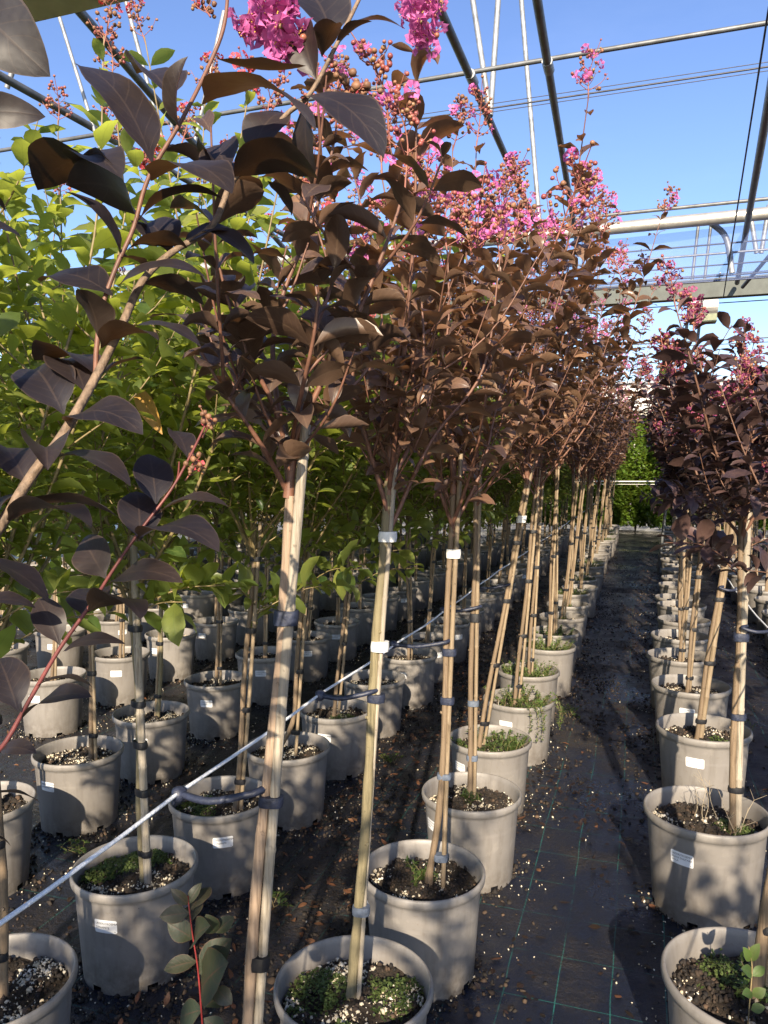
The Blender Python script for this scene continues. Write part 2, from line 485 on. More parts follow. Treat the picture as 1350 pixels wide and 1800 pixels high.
k.l(r.outputs[0], k.b.inputs['Base Color']); k.b.inputs['Roughness'].default_value = .85
M['crumb'] = k.m
M['sticker'] = simple('sticker_paper', (.74, .74, .74), .45, var=.05)
M['ink'] = simple('ink', (.02, .02, .03), .6, var=.1)
M['blue_tie'] = simple('blue_tie', (.018, .023, .045), .5, var=.4, scale=80, bump=.2)
M['grey_tie'] = simple('grey_tie', (.10, .12, .16), .5, var=.3, scale=80)
M['black_tie'] = simple('black_tie', (.012, .012, .015), .4, var=.3, scale=80)
M['white_tape'] = simple('white_tape', (.62, .62, .60), .5, var=.12, scale=80)
M['cord'] = simple('white_cord', (.78, .80, .82), .6, var=.12, scale=150, bump=.3)
M['wire'] = simple('grey_wire', (.25, .25, .25), .5, .3)
M['dark_wire'] = simple('dark_wire', (.06, .06, .07), .5, .2)
M['galv'] = simple('galvanised_steel', (.27, .28, .29), .5, .4, var=.35, scale=14)
M['dark_galv'] = simple('weathered_steel', (.13, .135, .14), .5, .4, var=.3, scale=10)
M['bright_galv'] = simple('bright_steel', (.50, .48, .44), .35, .6, var=.15, scale=9)
M['beam'] = simple('beam_steel', (.065, .075, .068), .6, .1, var=.2, scale=8)

def petal_mat(name, stops, tcol):
    k = N(name)
    r = k.ramp(island(k), stops)
    nz = k.noise(160, 2)
    k.l(k.mix(k.math('MULTIPLY', nz.outputs[0], .16), r.outputs[0], (.9, .6, .75)), k.b.inputs['Base Color'])
    k.b.inputs['Roughness'].default_value = .6
    tr = k.n('ShaderNodeBsdfTranslucent'); tr.inputs[0].default_value = (*tcol, 1)
    mx = k.n('ShaderNodeMixShader'); mx.inputs[0].default_value = .3
    k.l(k.b.outputs[0], mx.inputs[1]); k.l(tr.outputs[0], mx.inputs[2])
    k.l(mx.outputs[0], k.t.nodes['Material Output'].inputs[0])
    return k.m
M['pink_petal'] = petal_mat('pink_petal', [(0, (.52, .06, .29)), (.5, (.64, .14, .42)), (1, (.42, .035, .21))], (.8, .25, .58))
M['red_petal'] = petal_mat('red_petal', [(0, (.5, .02, .03)), (.5, (.6, .05, .06)), (1, (.38, .01, .03))], (.7, .05, .05))
M['purple_petal'] = petal_mat('purple_petal', [(0, (.20, .008, .07)), (.5, (.32, .02, .13)), (1, (.13, .008, .05))], (.4, .04, .18))
k = N('bud')
r = k.ramp(island(k), [(0, (.28, .075, .055)), (.35, (.20, .045, .05)), (.75, (.28, .10, .06)), (1, (.22, .16, .06))])
k.l(r.outputs[0], k.b.inputs['Base Color']); k.b.inputs['Roughness'].default_value = .42
M['bud'] = k.m
k = N('seed_capsule')
r = k.ramp(island(k), [(0, (.16, .08, .04)), (.5, (.26, .12, .06)), (1, (.10, .055, .035))])
k.l(r.outputs[0], k.b.inputs['Base Color']); k.b.inputs['Roughness'].default_value = .6
M['seed'] = k.m
M['stamen'] = simple('stamen', (.62, .40, .06), .6, var=.3)
M['panicle_stem'] = simple('panicle_stem', (.26, .09, .06), .5, var=.25, scale=60)

# ground cloth
k = N('woven_ground_cloth')
co = k.n('ShaderNodeTexCoord').outputs['Object']
warp = k.noise(2.2, 2, vec=co)
wv = k.n('ShaderNodeVectorMath', operation='SCALE'); wv.inputs['Scale'].default_value = .02
k.l(warp.outputs['Color'], wv.inputs[0])
av = k.n('ShaderNodeVectorMath', operation='ADD'); k.l(co, av.inputs[0]); k.l(wv.outputs[0], av.inputs[1])
sp = k.n('ShaderNodeSeparateXYZ'); k.l(av.outputs[0], sp.inputs[0])
def lines(c, per, w, o):
    f = k.math('FRACT', k.math('ADD', k.math('DIVIDE', c, per), o))
    return k.math('LESS_THAN', f, w / per)
gl = k.math('MAXIMUM', lines(sp.outputs[0], .145, .0032, .31), k.math('MULTIPLY', lines(sp.outputs[1], .21, .0030, .1), .75))
wear = k.noise(3.2, 4, .7, vec=co)
gl = k.math('MULTIPLY', gl, k.ramp(wear.outputs[0], [(.42, (.05, .05, .05)), (.56, (.9, .9, .9))]).outputs[0])
wea = k.n('ShaderNodeTexChecker'); wea.inputs['Scale'].default_value = 420; k.l(co, wea.inputs[0])
d1 = k.noise(1.6, 6, .68, vec=co); d2 = k.noise(60, 4, .7, vec=co)
spo = k.n('ShaderNodeSeparateXYZ'); k.l(co, spo.inputs[0])
bias = k.n('ShaderNodeMapRange'); bias.inputs[1].default_value = 2.5; bias.inputs[2].default_value = 8; bias.inputs[3].default_value = 0; bias.inputs[4].default_value = .09; k.l(spo.outputs[1], bias.inputs[0])
biasx = k.n('ShaderNodeMapRange'); biasx.inputs[1].default_value = -.45; biasx.inputs[2].default_value = -.75; biasx.inputs[3].default_value = 0; biasx.inputs[4].default_value = .07; k.l(spo.outputs[0], biasx.inputs[0])
dsum = k.math('ADD', k.math('ADD', d1.outputs[0], bias.outputs[0]), biasx.outputs[0])
dirtf = k.math('MULTIPLY', k.ramp(dsum, [(.50, (0, 0, 0)), (.66, (1, 1, 1))]).outputs[0], k.ramp(d2.outputs[0], [(.35, (.25, .25, .25)), (.6, (1, 1, 1))]).outputs[0])
cloth = k.mix(wea.outputs[1], (.005, .008, .017), (.010, .014, .029))
d3 = k.noise(9, 4, .6, vec=co)
cloth = k.mix(k.math('MULTIPLY', d3.outputs[0], .35), cloth, (.015, .015, .018))
cloth = k.mix(gl, cloth, (.02, .13, .115))
cc = k.mix(dirtf, cloth, k.ramp(d2.outputs[0], [(.3, (.008, .006, .005)), (.7, (.032, .023, .017))]).outputs[0])
k.l(cc, k.b.inputs['Base Color'])
ro = k.ramp(d1.outputs[0], [(.30, (.16, .16, .16)), (.48, (.34, .34, .34)), (.66, (.8, .8, .8))]); k.l(ro.outputs[0], k.b.inputs['Roughness'])
hh = k.math('ADD', k.math('MULTIPLY', d3.outputs[0], 2.), k.math('ADD', k.math('MULTIPLY', d2.outputs[0], k.math('ADD', k.math('MULTIPLY', dirtf, 1.2), .15)), k.math('MULTIPLY', wea.outputs[1], .03)))
k.bump(hh, .55, .012)
M['cloth'] = k.m

# ------------------------------------------------------------------ setting: ground
mb = MB()
g = 260
mb.add([[-g, -g, 0], [g, -g, 0], [g, g, 0], [-g, g, 0]], [0, 1, 2, 3])
tag(ob('ground', mb.mesh('ground', [M['cloth']], False)), kind='structure')

# ------------------------------------------------------------------ pot, soil, sticker, moss meshes
POT_H, R0, R1 = .30, .148, .170
def wall_r(z):
    return R0 + (R1 - R0) * z / POT_H
def make_pot():
    mb = MB()
    seg = 64
    prof = [(wall_r(.0), .0), (wall_r(.018), .018), (wall_r(.05), .05), (wall_r(.15), .15), (wall_r(.262), .262), (wall_r(.27) + .0015, .270), (wall_r(.276) + .0055, .274), (.1785, .279),
            (.1800, .288), (.1795, .296), (.1770, .3005), (.1735, .3015), (.1705, .2985), (.1680, .285), (.1655, .262), (.163, .20)]
    skip = []
    for a in range(0, 64, 11):
        skip += [(0, (a + 3) % 64), (0, (a + 4) % 64)]
    lathe(mb, prof, seg, 0, skip)
    # inside floor a little above the ground closes the drainage notches in shadow
    th = np.linspace(0, 2 * PI, seg, endpoint=False)
    ring = np.stack([.146 * np.cos(th), .146 * np.sin(th), np.full(seg, .03)], -1)
    mb.add(ring, np.arange(seg))
    return mb.mesh('pot', [M['pot']])
POT = make_pot()

def soil_h(x, y, ph):
    return .006 * np.sin(x * 31 + ph) * np.cos(y * 27 + ph * 2) + .004 * np.sin(x * 70 + y * 55 + ph) + .014 * np.exp(-((x * x + y * y) / .003))
def make_soil(seed, nper, ncr):
    rng = np.random.default_rng(seed)
    mb = MB()
    nr, na = 14, 40
    V = [[0, 0, soil_h(0, 0, seed)]]
    for i in range(1, nr + 1):
        r = .1655 * i / nr
        for a in range(na):
            x, y = r * math.cos(2 * PI * a / na), r * math.sin(2 * PI * a / na)
            V.append([x, y, soil_h(x, y, seed) + (rng.normal() * .0025 if i < nr else 0) - (.008 if i >= nr - 1 else 0)])
    F3 = [[0, 1 + a, 1 + (a + 1) % na] for a in range(na)]
    F4 = [[1 + (i - 1) * na + a, 1 + i * na + a, 1 + i * na + (a + 1) % na, 1 + (i - 1) * na + (a + 1) % na] for i in range(1, nr) for a in range(na)]
    V = np.array(V); V[:, 2] += .248
    mb.add(V, np.array(F4), 0)
    mb.add(V, np.array(F3), 0)
    def pts(n, cl=0.0):
        if cl:
            q = pts(n * 3); x, y = q[:, 0], q[:, 1]
            f = np.sin(x * 38 + seed) + np.sin(y * 33 + x * 20 + seed * 2) + rng.normal(size=len(x)) * .7
            return q[np.argsort(-f)[:n]]
        r = .158 * np.sqrt(rng.uniform(0, 1, n)); a = rng.uniform(0, 2 * PI, n)
        x, y = r * np.cos(a), r * np.sin(a)
        return np.stack([x, y, .248 + soil_h(x, y, seed)], -1)
    blobs(mb, pts(nper, 1) + [0, 0, .002], .0018 + .0052 * rng.uniform(0, 1, nper) ** 2.2, rng, 1, ICO0, .4, .4)
    blobs(mb, pts(ncr) + [0, 0, .002], rng.uniform(.003, .009, ncr), rng, 2, jitter=.4, flat=.4)
    return mb.mesh('soil', [M['soil'], M['perlite'], M['crumb']])
SOIL = [make_soil(1, 800, 500), make_soil(2, 300, 650), make_soil(3, 700, 500), make_soil(4, 480, 600), make_soil(5, 1000, 420)]

def make_moss(seed, patches, n=1500, size=.009):
    """patches: (x, y, r)"""
    rng = np.random.default_rng(seed)
    mb = MB()
    for (cx, cy, r) in patches:
        m = int(n * (r / .08) ** 2)
        a = rng.uniform(0, 2 * PI, m); q = r * np.sqrt(rng.uniform(0, 1, m)) * (1 + .35 * np.sin(a * 3 + seed) * rng.uniform(0, 1, m))
        x, y = cx + q * np.cos(a), cy + q * np.sin(a)
        ok = x * x + y * y < .158 ** 2
        x, y, q = x[ok], y[ok], q[ok]
        m = len(x)
        z = .25 + soil_h(x, y, seed) + rng.uniform(0, .022, m) * np.clip(1.15 - q / r, .15, 1)
        d = norm(np.stack([rng.normal(size=m), rng.normal(size=m), rng.uniform(-.2, .8, m)], -1))
        leaves(mb, np.stack([x, y, z], -1), d, np.tile([0, 0, 1.], (m, 1)), rng.uniform(.6, 1.3, m) * size, rng.uniform(.5, 1, m) * size, .6, .3, rng, 0, 2, 2)
    return mb.mesh('moss', [M['moss']])
def make_weeds(seed, n=24, hgt=.06, spread=.14, trailing=0):
    rng = np.random.default_rng(seed)
    mb = MB()
    for i in range(n):
        a = rng.uniform(0, 2 * PI); q = spread * math.sqrt(rng.uniform())
        b = np.array([q * math.cos(a), q * math.sin(a), .25])
        out = np.array([math.cos(a), math.sin(a), 0]) * rng.uniform(0, .6) + rng.normal(size=3) * .25
        L = hgt * rng.uniform(.5, 1.3)
        if i < trailing:
            a = rng.uniform(-1.2, .6); o = np.array([math.cos(a), math.sin(a), 0])
            pts = spline([o * .12 + [0, 0, .25], o * .185 + [0, 0, .31], o * .22 + [0, 0, .25], o * .21 + [0, 0, .14 + .06 * rng.uniform()]], 6)
        else:
            pts = spline([b, b + np.array([out[0] * .3, out[1] * .3, 1]) * L * .5, b + np.array([out[0], out[1], 1.]) * L], 4)
        tube(mb, pts, np.linspace(.0012, .0006, len(pts)), 4, 1, False)
        m = len(pts) * 3
        idx = rng.integers(1, len(pts), m)
        d = norm(np.stack([rng.normal(size=m), rng.normal(size=m), rng.uniform(-.1, .9, m)], -1))
        leaves(mb, pts[idx], d, np.tile([0, 0, 1.], (m, 1)), rng.uniform(.01, .026, m), rng.uniform(.004, .009, m), .7, .2, rng, 0, 3, 2)
    return mb.mesh('weed', [M['weed_leaf'], M['green_twig']])
def make_dry_weed(seed):
    rng = np.random.default_rng(seed); mb = MB()
    for i in range(7):
        b = np.array([rng.uniform(-.05, .1), rng.uniform(-.1, .05), .25])
        t = b + [rng.normal() * .03, rng.normal() * .03, rng.uniform(.06, .15)]
        pts = spline([b, (b + t) / 2 + rng.normal(size=3) * .008, t], 4)
        tube(mb, pts, np.linspace(.0013, .0006, len(pts)), 4, 0, False)
        for j in range(4):
            q = pts[rng.integers(3, len(pts))]
            tube(mb, [q, q + [rng.normal() * .015, rng.normal() * .015, .02]], .0006, 3, 0, False)
    return mb.mesh('dry_weed', [simple('dry_stalk', (.32, .26, .18), .8)])

def text_mesh(lines_):
    """flat letters: list of (text, x, y, size)"""
    mb = MB()
    for t, x, y, s in lines_:
        cu = bpy.data.curves.new('lettering', 'FONT'); cu.body = t; cu.size = s; cu.resolution_u = 2
        o = bpy.data.objects.new('lettering', cu); COL.objects.link(o)
        bpy.context.view_layer.update()
        dg = bpy.context.evaluated_depsgraph_get()
        me = bpy.data.meshes.new_from_object(o.evaluated_get(dg))
        V = np.array([v.co[:] for v in me.vertices]) if len(me.vertices) else np.zeros((0, 3))
        bpy.data.objects.remove(o); bpy.data.curves.remove(cu)
        if len(V) == 0: continue
        V = V + [x, y, 0]
        for p in me.polygons:
            mb.add(V[list(p.vertices)], np.arange(len(p.vertices)))
        bpy.data.meshes.remove(me)
    return mb
def make_sticker(lines_, w=.070, h=.038):
    mb = MB()
    nx, ny = 12, 3
    V, F = [], []
    z0 = .205
    rc = .004
    def wrap(x, y, off):
        z = z0 + y; r = wall_r(z) + off
        a = -PI / 2 + x / R1
        return [r * math.cos(a), r * math.sin(a), z]
    xs = np.concatenate([[-w / 2, -w / 2 + rc * .4, -w / 2 + rc], np.linspace(-w / 2 + rc, w / 2 - rc, nx)[1:-1], [w / 2 - rc, w / 2 - rc * .4, w / 2]])
    ins = [rc, rc * .35] + [0] * (len(xs) - 4) + [rc * .35, rc]
    for x, i_ in zip(xs, ins):
        V += [wrap(x, -h / 2 + i_, .0006), wrap(x, h / 2 - i_, .0006)]
    F = [[2 * i, 2 * i + 2, 2 * i + 3, 2 * i + 1] for i in range(len(xs) - 1)]
    mb.add(V, F, 0)
    tm = text_mesh(lines_)
    off = 0
    for Vt, (Ft, m, u) in zip(tm.V, tm.F):
        mb.add([wrap(v[0], v[1], .0011) for v in Vt], Ft - off, 1)
        off += len(Vt)
    return mb.mesh('sticker', [M['sticker'], M['ink']], False)
STK_GREEN = make_sticker([('LAGERSTROEMIA', -.031, .006, .0088), ('DYNAMITE', -.031, -.006, .0088), ('25L', .025, -.0155, .0045)])
STK_DARK = make_sticker([('LAGERSTROEMIA', -.031, .008, .0082), ('BLACK SOLITAIRE', -.031, -.0015, .0078), ('NOLA', -.031, -.011, .0078), ('25L', .025, -.0155, .0045)])

# ------------------------------------------------------------------ flower panicles
def petals(mb, c, n, size, rng, mat):
    """ruffled flowers round points c"""
    m = len(c)
    B = np.repeat(c, n, 0)
    a = np.tile(np.arange(n) * 2 * PI / n, m) + np.repeat(rng.uniform(0, 6, m), n)
    ax = norm(rng.normal(size=(m, 3)) + [0, 0, .4]); ax = np.repeat(ax, n, 0)
    t = norm(np.cross(ax, [.3, .5, .81])); b = np.cross(ax, t)
    d = t * np.cos(a)[:, None] + b * np.sin(a)[:, None] + ax * .35
    leaves(mb, B, d, ax, rng.uniform(.8, 1.2, len(B)) * size, rng.uniform(.8, 1.15, len(B)) * size, rng.uniform(-.3, .8, len(B)), rng.uniform(-.4, .5, len(B)), rng, mat, 4, 4, wave=.55, pet=.3, obov=1.7)
def make_panicle(seed, L, pink, bud, petal_mat, nside=6, bud_r=.0052, fl=.021, seeds=0):
    rng = np.random.default_rng(seed); mb = MB()
    ax = spline([[0, 0, 0], [rng.normal() * .01, rng.normal() * .01, L * .5], [rng.normal() * .02, rng.normal() * .02, L]], 6)
    tube(mb, ax, np.linspace(.0028, .0012, len(ax)), 5, 0)
    tips = []
    for i in range(nside):
        t = .18 + .75 * i / nside
        k_ = int(t * (len(ax) - 1)); p = ax[k_]
        for s in range(2):
            a = i * 1.9 + s * PI + rng.normal() * .3
            ln = L * .42 * (1 - t * .75) * rng.uniform(.7, 1.2)
            e = p + np.array([math.cos(a) * .8, math.sin(a) * .8, .75]) * ln
            mpt = (p + e) / 2 + np.array([math.cos(a), math.sin(a), -.3]) * ln * .12
            q = spline([p, mpt, e], 3); tube(mb, q, np.linspace(.0017, .0009, len(q)), 4, 0, False)
            for j in range(bud):
                tt = rng.uniform(.35, 1); b0 = q[min(len(q) - 1, int(tt * (len(q) - 1)))]
                e2 = b0 + norm(rng.normal(size=3) + [math.cos(a) * .5, math.sin(a) * .5, .7]) * rng.uniform(.008, .02)
                tube(mb, [b0, e2], .0007, 3, 0, False)
                tips.append(e2)
    tips.append(ax[-1])
    tips = np.array(tips)
    sel = rng.permutation(len(tips)); nf = int(len(tips) * pink)
    if nf:
        c = tips[sel[:nf]]
        petals(mb, c, 6, fl, rng, 2)
        if fl > .019:
            blobs(mb, np.repeat(c, 4, 0) + rng.normal(size=(len(c) * 4, 3)) * fl * .16, fl * .055, rng, 4, ICO0, .2, .8)
    rest = tips[sel[nf:]]
    ns = int(len(rest) * seeds)
    blobs(mb, rest[ns:], rng.uniform(.75, 1.3, len(rest) - ns) * bud_r, rng, 1, ICO1, .03, .9)
    if ns:
        blobs(mb, rest[:ns], rng.uniform(1., 1.7, ns) * bud_r, rng, 3, ICO1, .12, .8)
    return mb.mesh('flower_cluster', [M['panicle_stem'], M['bud'], petal_mat, M['seed'], M['stamen']])
PINK = [make_panicle(11, .22, .26, 4, M['pink_petal'], seeds=.25), make_panicle(12, .26, .12, 5, M['pink_petal'], 7, seeds=.2), make_panicle(13, .2, .12, 4, M['pink_petal'], seeds=.5),
        make_panicle(14, .24, .06, 5, M['pink_petal'], 7, seeds=.1)]
RED = [make_panicle(21, .17, .32, 4, M['red_petal'], 5), make_panicle(22, .2, .1, 4, M['red_petal'], 6, seeds=.4), make_panicle(23, .18, .02, 4, M['red_petal'], 6, seeds=.1)]
PURP = [make_panicle(31, .2, .5, 4, M['purple_petal'], 6, fl=.015), make_panicle(32, .24, .6, 5, M['purple_petal'], 7, fl=.013), make_panicle(33, .2, .2, 4, M['purple_petal'], 6, seeds=.3)]
BIGPINK = make_panicle(41, .17, .8, 4, M['pink_petal'], 5, fl=.026)
SEEDY = make_panicle(42, .1, .08, 2, M['red_petal'], 4, bud_r=.006, seeds=.95)

# ------------------------------------------------------------------ crowns
def branch_leaves(rng, pts, out, spacing, L0, start=.06, rank=None, upn=.0, small=.6):
    """opposite leaf pairs along a branch polyline, appended to out (B, D, N, L)"""
    seg = np.linalg.norm(np.diff(pts, axis=0), axis=1); cum = np.concatenate([[0], np.cumsum(seg)])
    tot = cum[-1]
    s = tot * start + rng.uniform(0, spacing)
    a = rng.uniform(0, 2 * PI) if rank is None else rank
    while s < tot * .985:
        i = min(len(seg) - 1, np.searchsorted(cum, s) - 1); f = (s - cum[i]) / seg[i]
        p = pts[i] * (1 - f) + pts[i + 1] * f
        t = norm(pts[i + 1] - pts[i])
        r1 = norm(np.cross(t, [.31, .95, .02])); r2 = np.cross(t, r1)
        fr = s / tot
        ll = L0 * (1 - (1 - small) * max(0, (fr - .8) / .2)) * (.60 + .50 * min(1, fr / .6)) * rng.uniform(.62, 1.2)
        for sgn in (0, PI):
            if rng.uniform() < .08: continue
            aa = a + sgn + rng.normal() * .3
            rad = r1 * math.cos(aa) + r2 * math.sin(aa)
            d = rad * 1.0 + t * rng.uniform(.15, .65)
            d[2] = d[2] * .75 + rng.normal() * .14 + upn
            out.append((p + rad * .003, norm(d), norm(np.array([rng.normal() * .28, rng.normal() * .28, 1.0])), ll))
        a += rng.choice([.25, 1.35, -.2, 1.57])
        s += spacing * (.72 + .45 * fr) * rng.uniform(.7, 1.3)

def leaf_batch(mb, out, rng, mat, nu, nv, droop=(.7, 1.5), fold=(-.1, .55), asp=(.42, .58), wave=.06):
    if not out: return
    B = np.array([o[0] for o in out]); D = np.array([o[1] for o in out]); Nn = np.array([o[2] for o in out]); L = np.array([o[3] for o in out])
    n = len(B)
    odd = rng.uniform(0, 1, n) < .12
    leaves(mb, B, D, Nn, L, L * rng.uniform(*asp, n), np.where(odd, rng.uniform(-.6, 2.3, n), rng.uniform(*droop, n)), np.where(odd, rng.uniform(.5, 1.1, n), rng.uniform(*fold, n)), rng, mat, nu, nv, wave=wave * rng.uniform(.5, 3), twist=rng.normal(size=n) * .45)

def make_crown(seed, top, nmain, tilt, L0, spacing, leaf, twigm, nsub=4, nu=5, nv=2, low=.0, sublen=(.22, .5), fork=.14, upcurve=.5, lean=(0, 0), droop=(.7, 1.5), skirt=0):
    """crown in local space, origin at the trunk's top; returns mesh and the branch tips"""
    rng = np.random.default_rng(seed)
    mb = MB(); out = []; tips = []
    tube(mb, [[0, 0, -.03], [.002, 0, .04], [.004, .003, .12]], [.0098, .0085, .0045], 7, 1)
    for i in range(nmain):
        az = i * 2.4 + rng.normal() * .35
        z0 = -rng.uniform(0, fork) + (.02 if i == 0 else 0)
        inc = tilt * rng.uniform(.55, 1.25)
        ln = top * rng.uniform(.6, 1.05) / max(.55, math.cos(inc * .6))
        h = np.array([math.cos(az), math.sin(az), 0])
        p0 = np.array([0, 0, z0])
        def dirv(a): return h * math.sin(a) + np.array([lean[0], lean[1], math.cos(a)])
        p1 = p0 + dirv(inc) * ln * .33
        p2 = p1 + dirv(inc * (1 - upcurve * .6)) * ln * .33
        p3 = p2 + dirv(inc * (1 - upcurve) + rng.normal() * .12) * ln * .34
        pts = spline([p0, p1 + rng.normal(size=3) * .012, p2 + rng.normal(size=3) * .015, p3], 7)
        tube(mb, pts, np.linspace(.0056, .0018, len(pts)), 6, 1)
        branch_leaves(rng, pts, out, spacing, L0, .10)
        tips.append((pts[-1], norm(pts[-1] - pts[-3]), 1))
        for j in range(nsub):
            t = rng.uniform(.12, .82) if j else rng.uniform(.05, .2)
            q = pts[int(t * (len(pts) - 1))]
            a2 = rng.uniform(0, 2 * PI); inc2 = rng.uniform(.5, 1.0)
            h2 = np.array([math.cos(a2), math.sin(a2), 0])
            l2 = rng.uniform(*sublen) * (1.1 - t * .5)
            e1 = q + (h2 * math.sin(inc2) + np.array([0, 0, math.cos(inc2)])) * l2 * .5
            e2 = e1 + (h2 * math.sin(inc2 * .6) + np.array([0, 0, math.cos(inc2 * .6)])) * l2 * .5
            sp_ = spline([q, e1, e2], 5)
            tube(mb, sp_, np.linspace(.0026, .0011, len(sp_)), 5, 1)
            branch_leaves(rng, sp_, out, spacing * .95, L0 * (.62 + .35 * t), .12)
            tips.append((sp_[-1], norm(sp_[-1] - sp_[-3]), 0))
    for j in range(skirt):          # low side shoots below the fork
        a2 = rng.uniform(0, 2 * PI); h2 = np.array([math.cos(a2), math.sin(a2), 0])
        q = np.array([0, 0, -rng.uniform(.05, .3)]); l2 = rng.uniform(.15, .38)
        sp_ = spline([q, q + h2 * l2 * .5 + [0, 0, l2 * .25], q + h2 * l2 + [0, 0, l2 * .3]], 5)
        tube(mb, sp_, np.linspace(.003, .0013, len(sp_)), 5, 1)
        branch_leaves(rng, sp_, out, spacing * .8, L0, .1)
    leaf_batch(mb, out, rng, 0, nu, nv, droop=droop)
    me = mb.mesh('crown', [leaf, twigm])
    tips.sort(key=lambda q: -q[0][2])
    return me, tips, len(out)

CR_A = [make_crown(100 + i, 1.36, 7, .48, .100, .058, M['bronze_leaf'], M['red_twig'], 3, skirt=0) for i in range(5)]
CR_N = [make_crown(150 + i,   .84, 7, .54, .100, .058, M['bronze_leaf'], M['red_twig'], 3, skirt=0, nu=8, nv=4) for i in range(3)]
CR_R = [make_crown(200 + i, .68, 9, .54, .092, .037, M['dark_leaf'], M['twig'], 5, skirt=3, sublen=(.16, .36)) for i in range(4)]
CR_G = [make_crown(300 + i, 1.48, 10, .54, .106, .046, M['green_leaf'], M['green_twig'], 5, skirt=5, sublen=(.25, .55), droop=(.4, 1.3)) for i in range(4)]
print('leaves per crown', [c[2] for c in CR_A + CR_R + CR_G])

def bloom(crown_ob, tips, kinds, rng, n, scale=1.0):
    for (p, d, main) in tips[:n]:
        o = ob('flower_cluster', kinds[int(rng.integers(0, len(kinds)))], crown_ob, Vector(p - d * .02))
        q = Vector(d + np.array([0, 0, .5])).to_track_quat('Z', 'Y').to_euler()
        o.rotation_euler = (q.x, q.y, q.z)
        s = scale * rng.uniform(.75, 1.15); o.scale = (s, s, s)

# ------------------------------------------------------------------ stems
def stem_pair(rng, base, top, ztop_stake, r_trunk=.0095, r_cane=.0075, gap=.0165, side=0.0, kink=.0, tm='trunk', cm='cane', sides=9, crook=0.0):
    """trunk and cane meshes from base to top (local coords)"""
    base, top = np.asarray(base, float), np.asarray(top, float)
    ax = top - base
    a = side
    offv = np.array([math.cos(a), math.sin(a), 0]) * gap
    n = 26
    t = np.linspace(0, 1, n)[:, None]
    tp = base + ax * t
    wob = np.stack([np.sin(t[:, 0] * 9 + rng.uniform(0, 6)), np.cos(t[:, 0] * 7 + rng.uniform(0, 6)), np.zeros(n)], -1) * .004 * np.minimum(1, (1 - t) * 5)
    kv = -offv / gap * crook * np.exp(-((t - .0) / .12) ** 2)
    tp2 = tp + wob + kv
    rr = r_trunk * (1.12 - .2 * t[:, 0]) * (1 + .06 * np.sin(t[:, 0] * 40 + rng.uniform(0, 6)) + .05 * rng.normal(size=n))
    rr[0] *= 1.35; rr[1] *= 1.1
    mt = MB(); tube(mt, tp2, rr, sides, 0)
    # a couple of pruning knots
    for q in range(3):
        i = int(rng.integers(5, n - 2)); a3 = rng.uniform(0, 6.28)
        d = np.array([math.cos(a3), math.sin(a3), .4]); p = tp2[i] + d * r_trunk * .7
        tube(mt, [p, p + d * .007], [.005, .0035], 6, 0)
    mc = MB()
    nodes = np.cumsum(rng.uniform(.14, .24, 14))
    cs = base + offv * 1.0 + np.array([0, 0, -.01]); ce = base + offv + ax * (ztop_stake - base[2]) / ax[2]
    L = np.linalg.norm(ce - cs)
    ss = [0]; rs = [r_cane * 1.04]
    for q in nodes:
        if q < L - .02:
            ss += [q - .006, q - .002, q + .002, q + .007]; rs += [r_cane, r_cane * 1.13, r_cane * 1.10, r_cane * .97]
    ss.append(L); rs.append(r_cane * .92)
    ss = np.array(ss)
    cp = cs + (ce - cs) * (ss / L)[:, None] + np.stack([np.sin(ss * 3 + rng.uniform(0, 6)), np.cos(ss * 2.3), np.zeros(len(ss))], -1) * .003
    tube(mc, cp, rs, sides, 0)
    return mt.mesh('trunk', [M[tm]]), mc.mesh('stake', [M[cm]]), tp2, cp

def tie_mesh(c, offdir, gap, r, hgt=.022, mat='black_tie', axd=(0, 0, 1)):
    """band round trunk and cane (a stadium outline)"""
    mb = MB()
    o = np.array([math.cos(offdir), math.sin(offdir), 0]); q = np.array([-o[1], o[0], 0])
    ax = norm(np.asarray(axd, float))
    loop = [o * math.cos(a) * r + q * math.sin(a) * r + o * gap for a in np.linspace(-PI / 2, PI / 2, 7)] + [o * math.cos(a) * r + q * math.sin(a) * r for a in np.linspace(PI / 2, 1.5 * PI, 7)]
    loop = np.array(loop) + c
    n = len(loop)
    V = np.concatenate([loop - ax * hgt / 2, loop * 1.0, loop + ax * hgt / 2])
    mid = loop.mean(0); V[n:2 * n] = mid + (loop - mid) * 1.06
    F = [[l * n + i, l * n + (i + 1) % n, (l + 1) * n + (i + 1) % n, (l + 1) * n + i] for l in range(2) for i in range(n)]
    mb.add(V, F)
    mb.add(V[:n], np.arange(n)[::-1]); mb.add(V[2 * n:], np.arange(n))
    return mb.mesh('tie', [M[mat]])

def copy_tree(o, parent=None):
    c = o.copy(); COL.objects.link(c); c.parent = parent
    for ch in o.children:
        copy_tree(ch, c)
    return c

ORD = ['zeroth', 'first', 'second', 'third', 'fourth', 'fifth', 'sixth', 'seventh', 'eighth', 'ninth', 'tenth', 'eleventh', 'twelfth', 'thirteenth', 'fourteenth', 'fifteenth', 'sixteenth', 'seventeenth', 'eighteenth', 'nineteenth', 'twentieth',
       'twenty-first', 'twenty-second', 'twenty-third', 'twenty-fourth', 'twenty-fifth', 'twenty-sixth', 'twenty-seventh', 'twenty-eighth', 'twenty-ninth', 'thirtieth', 'thirty-first', 'thirty-second', 'thirty-third', 'thirty-fourth']

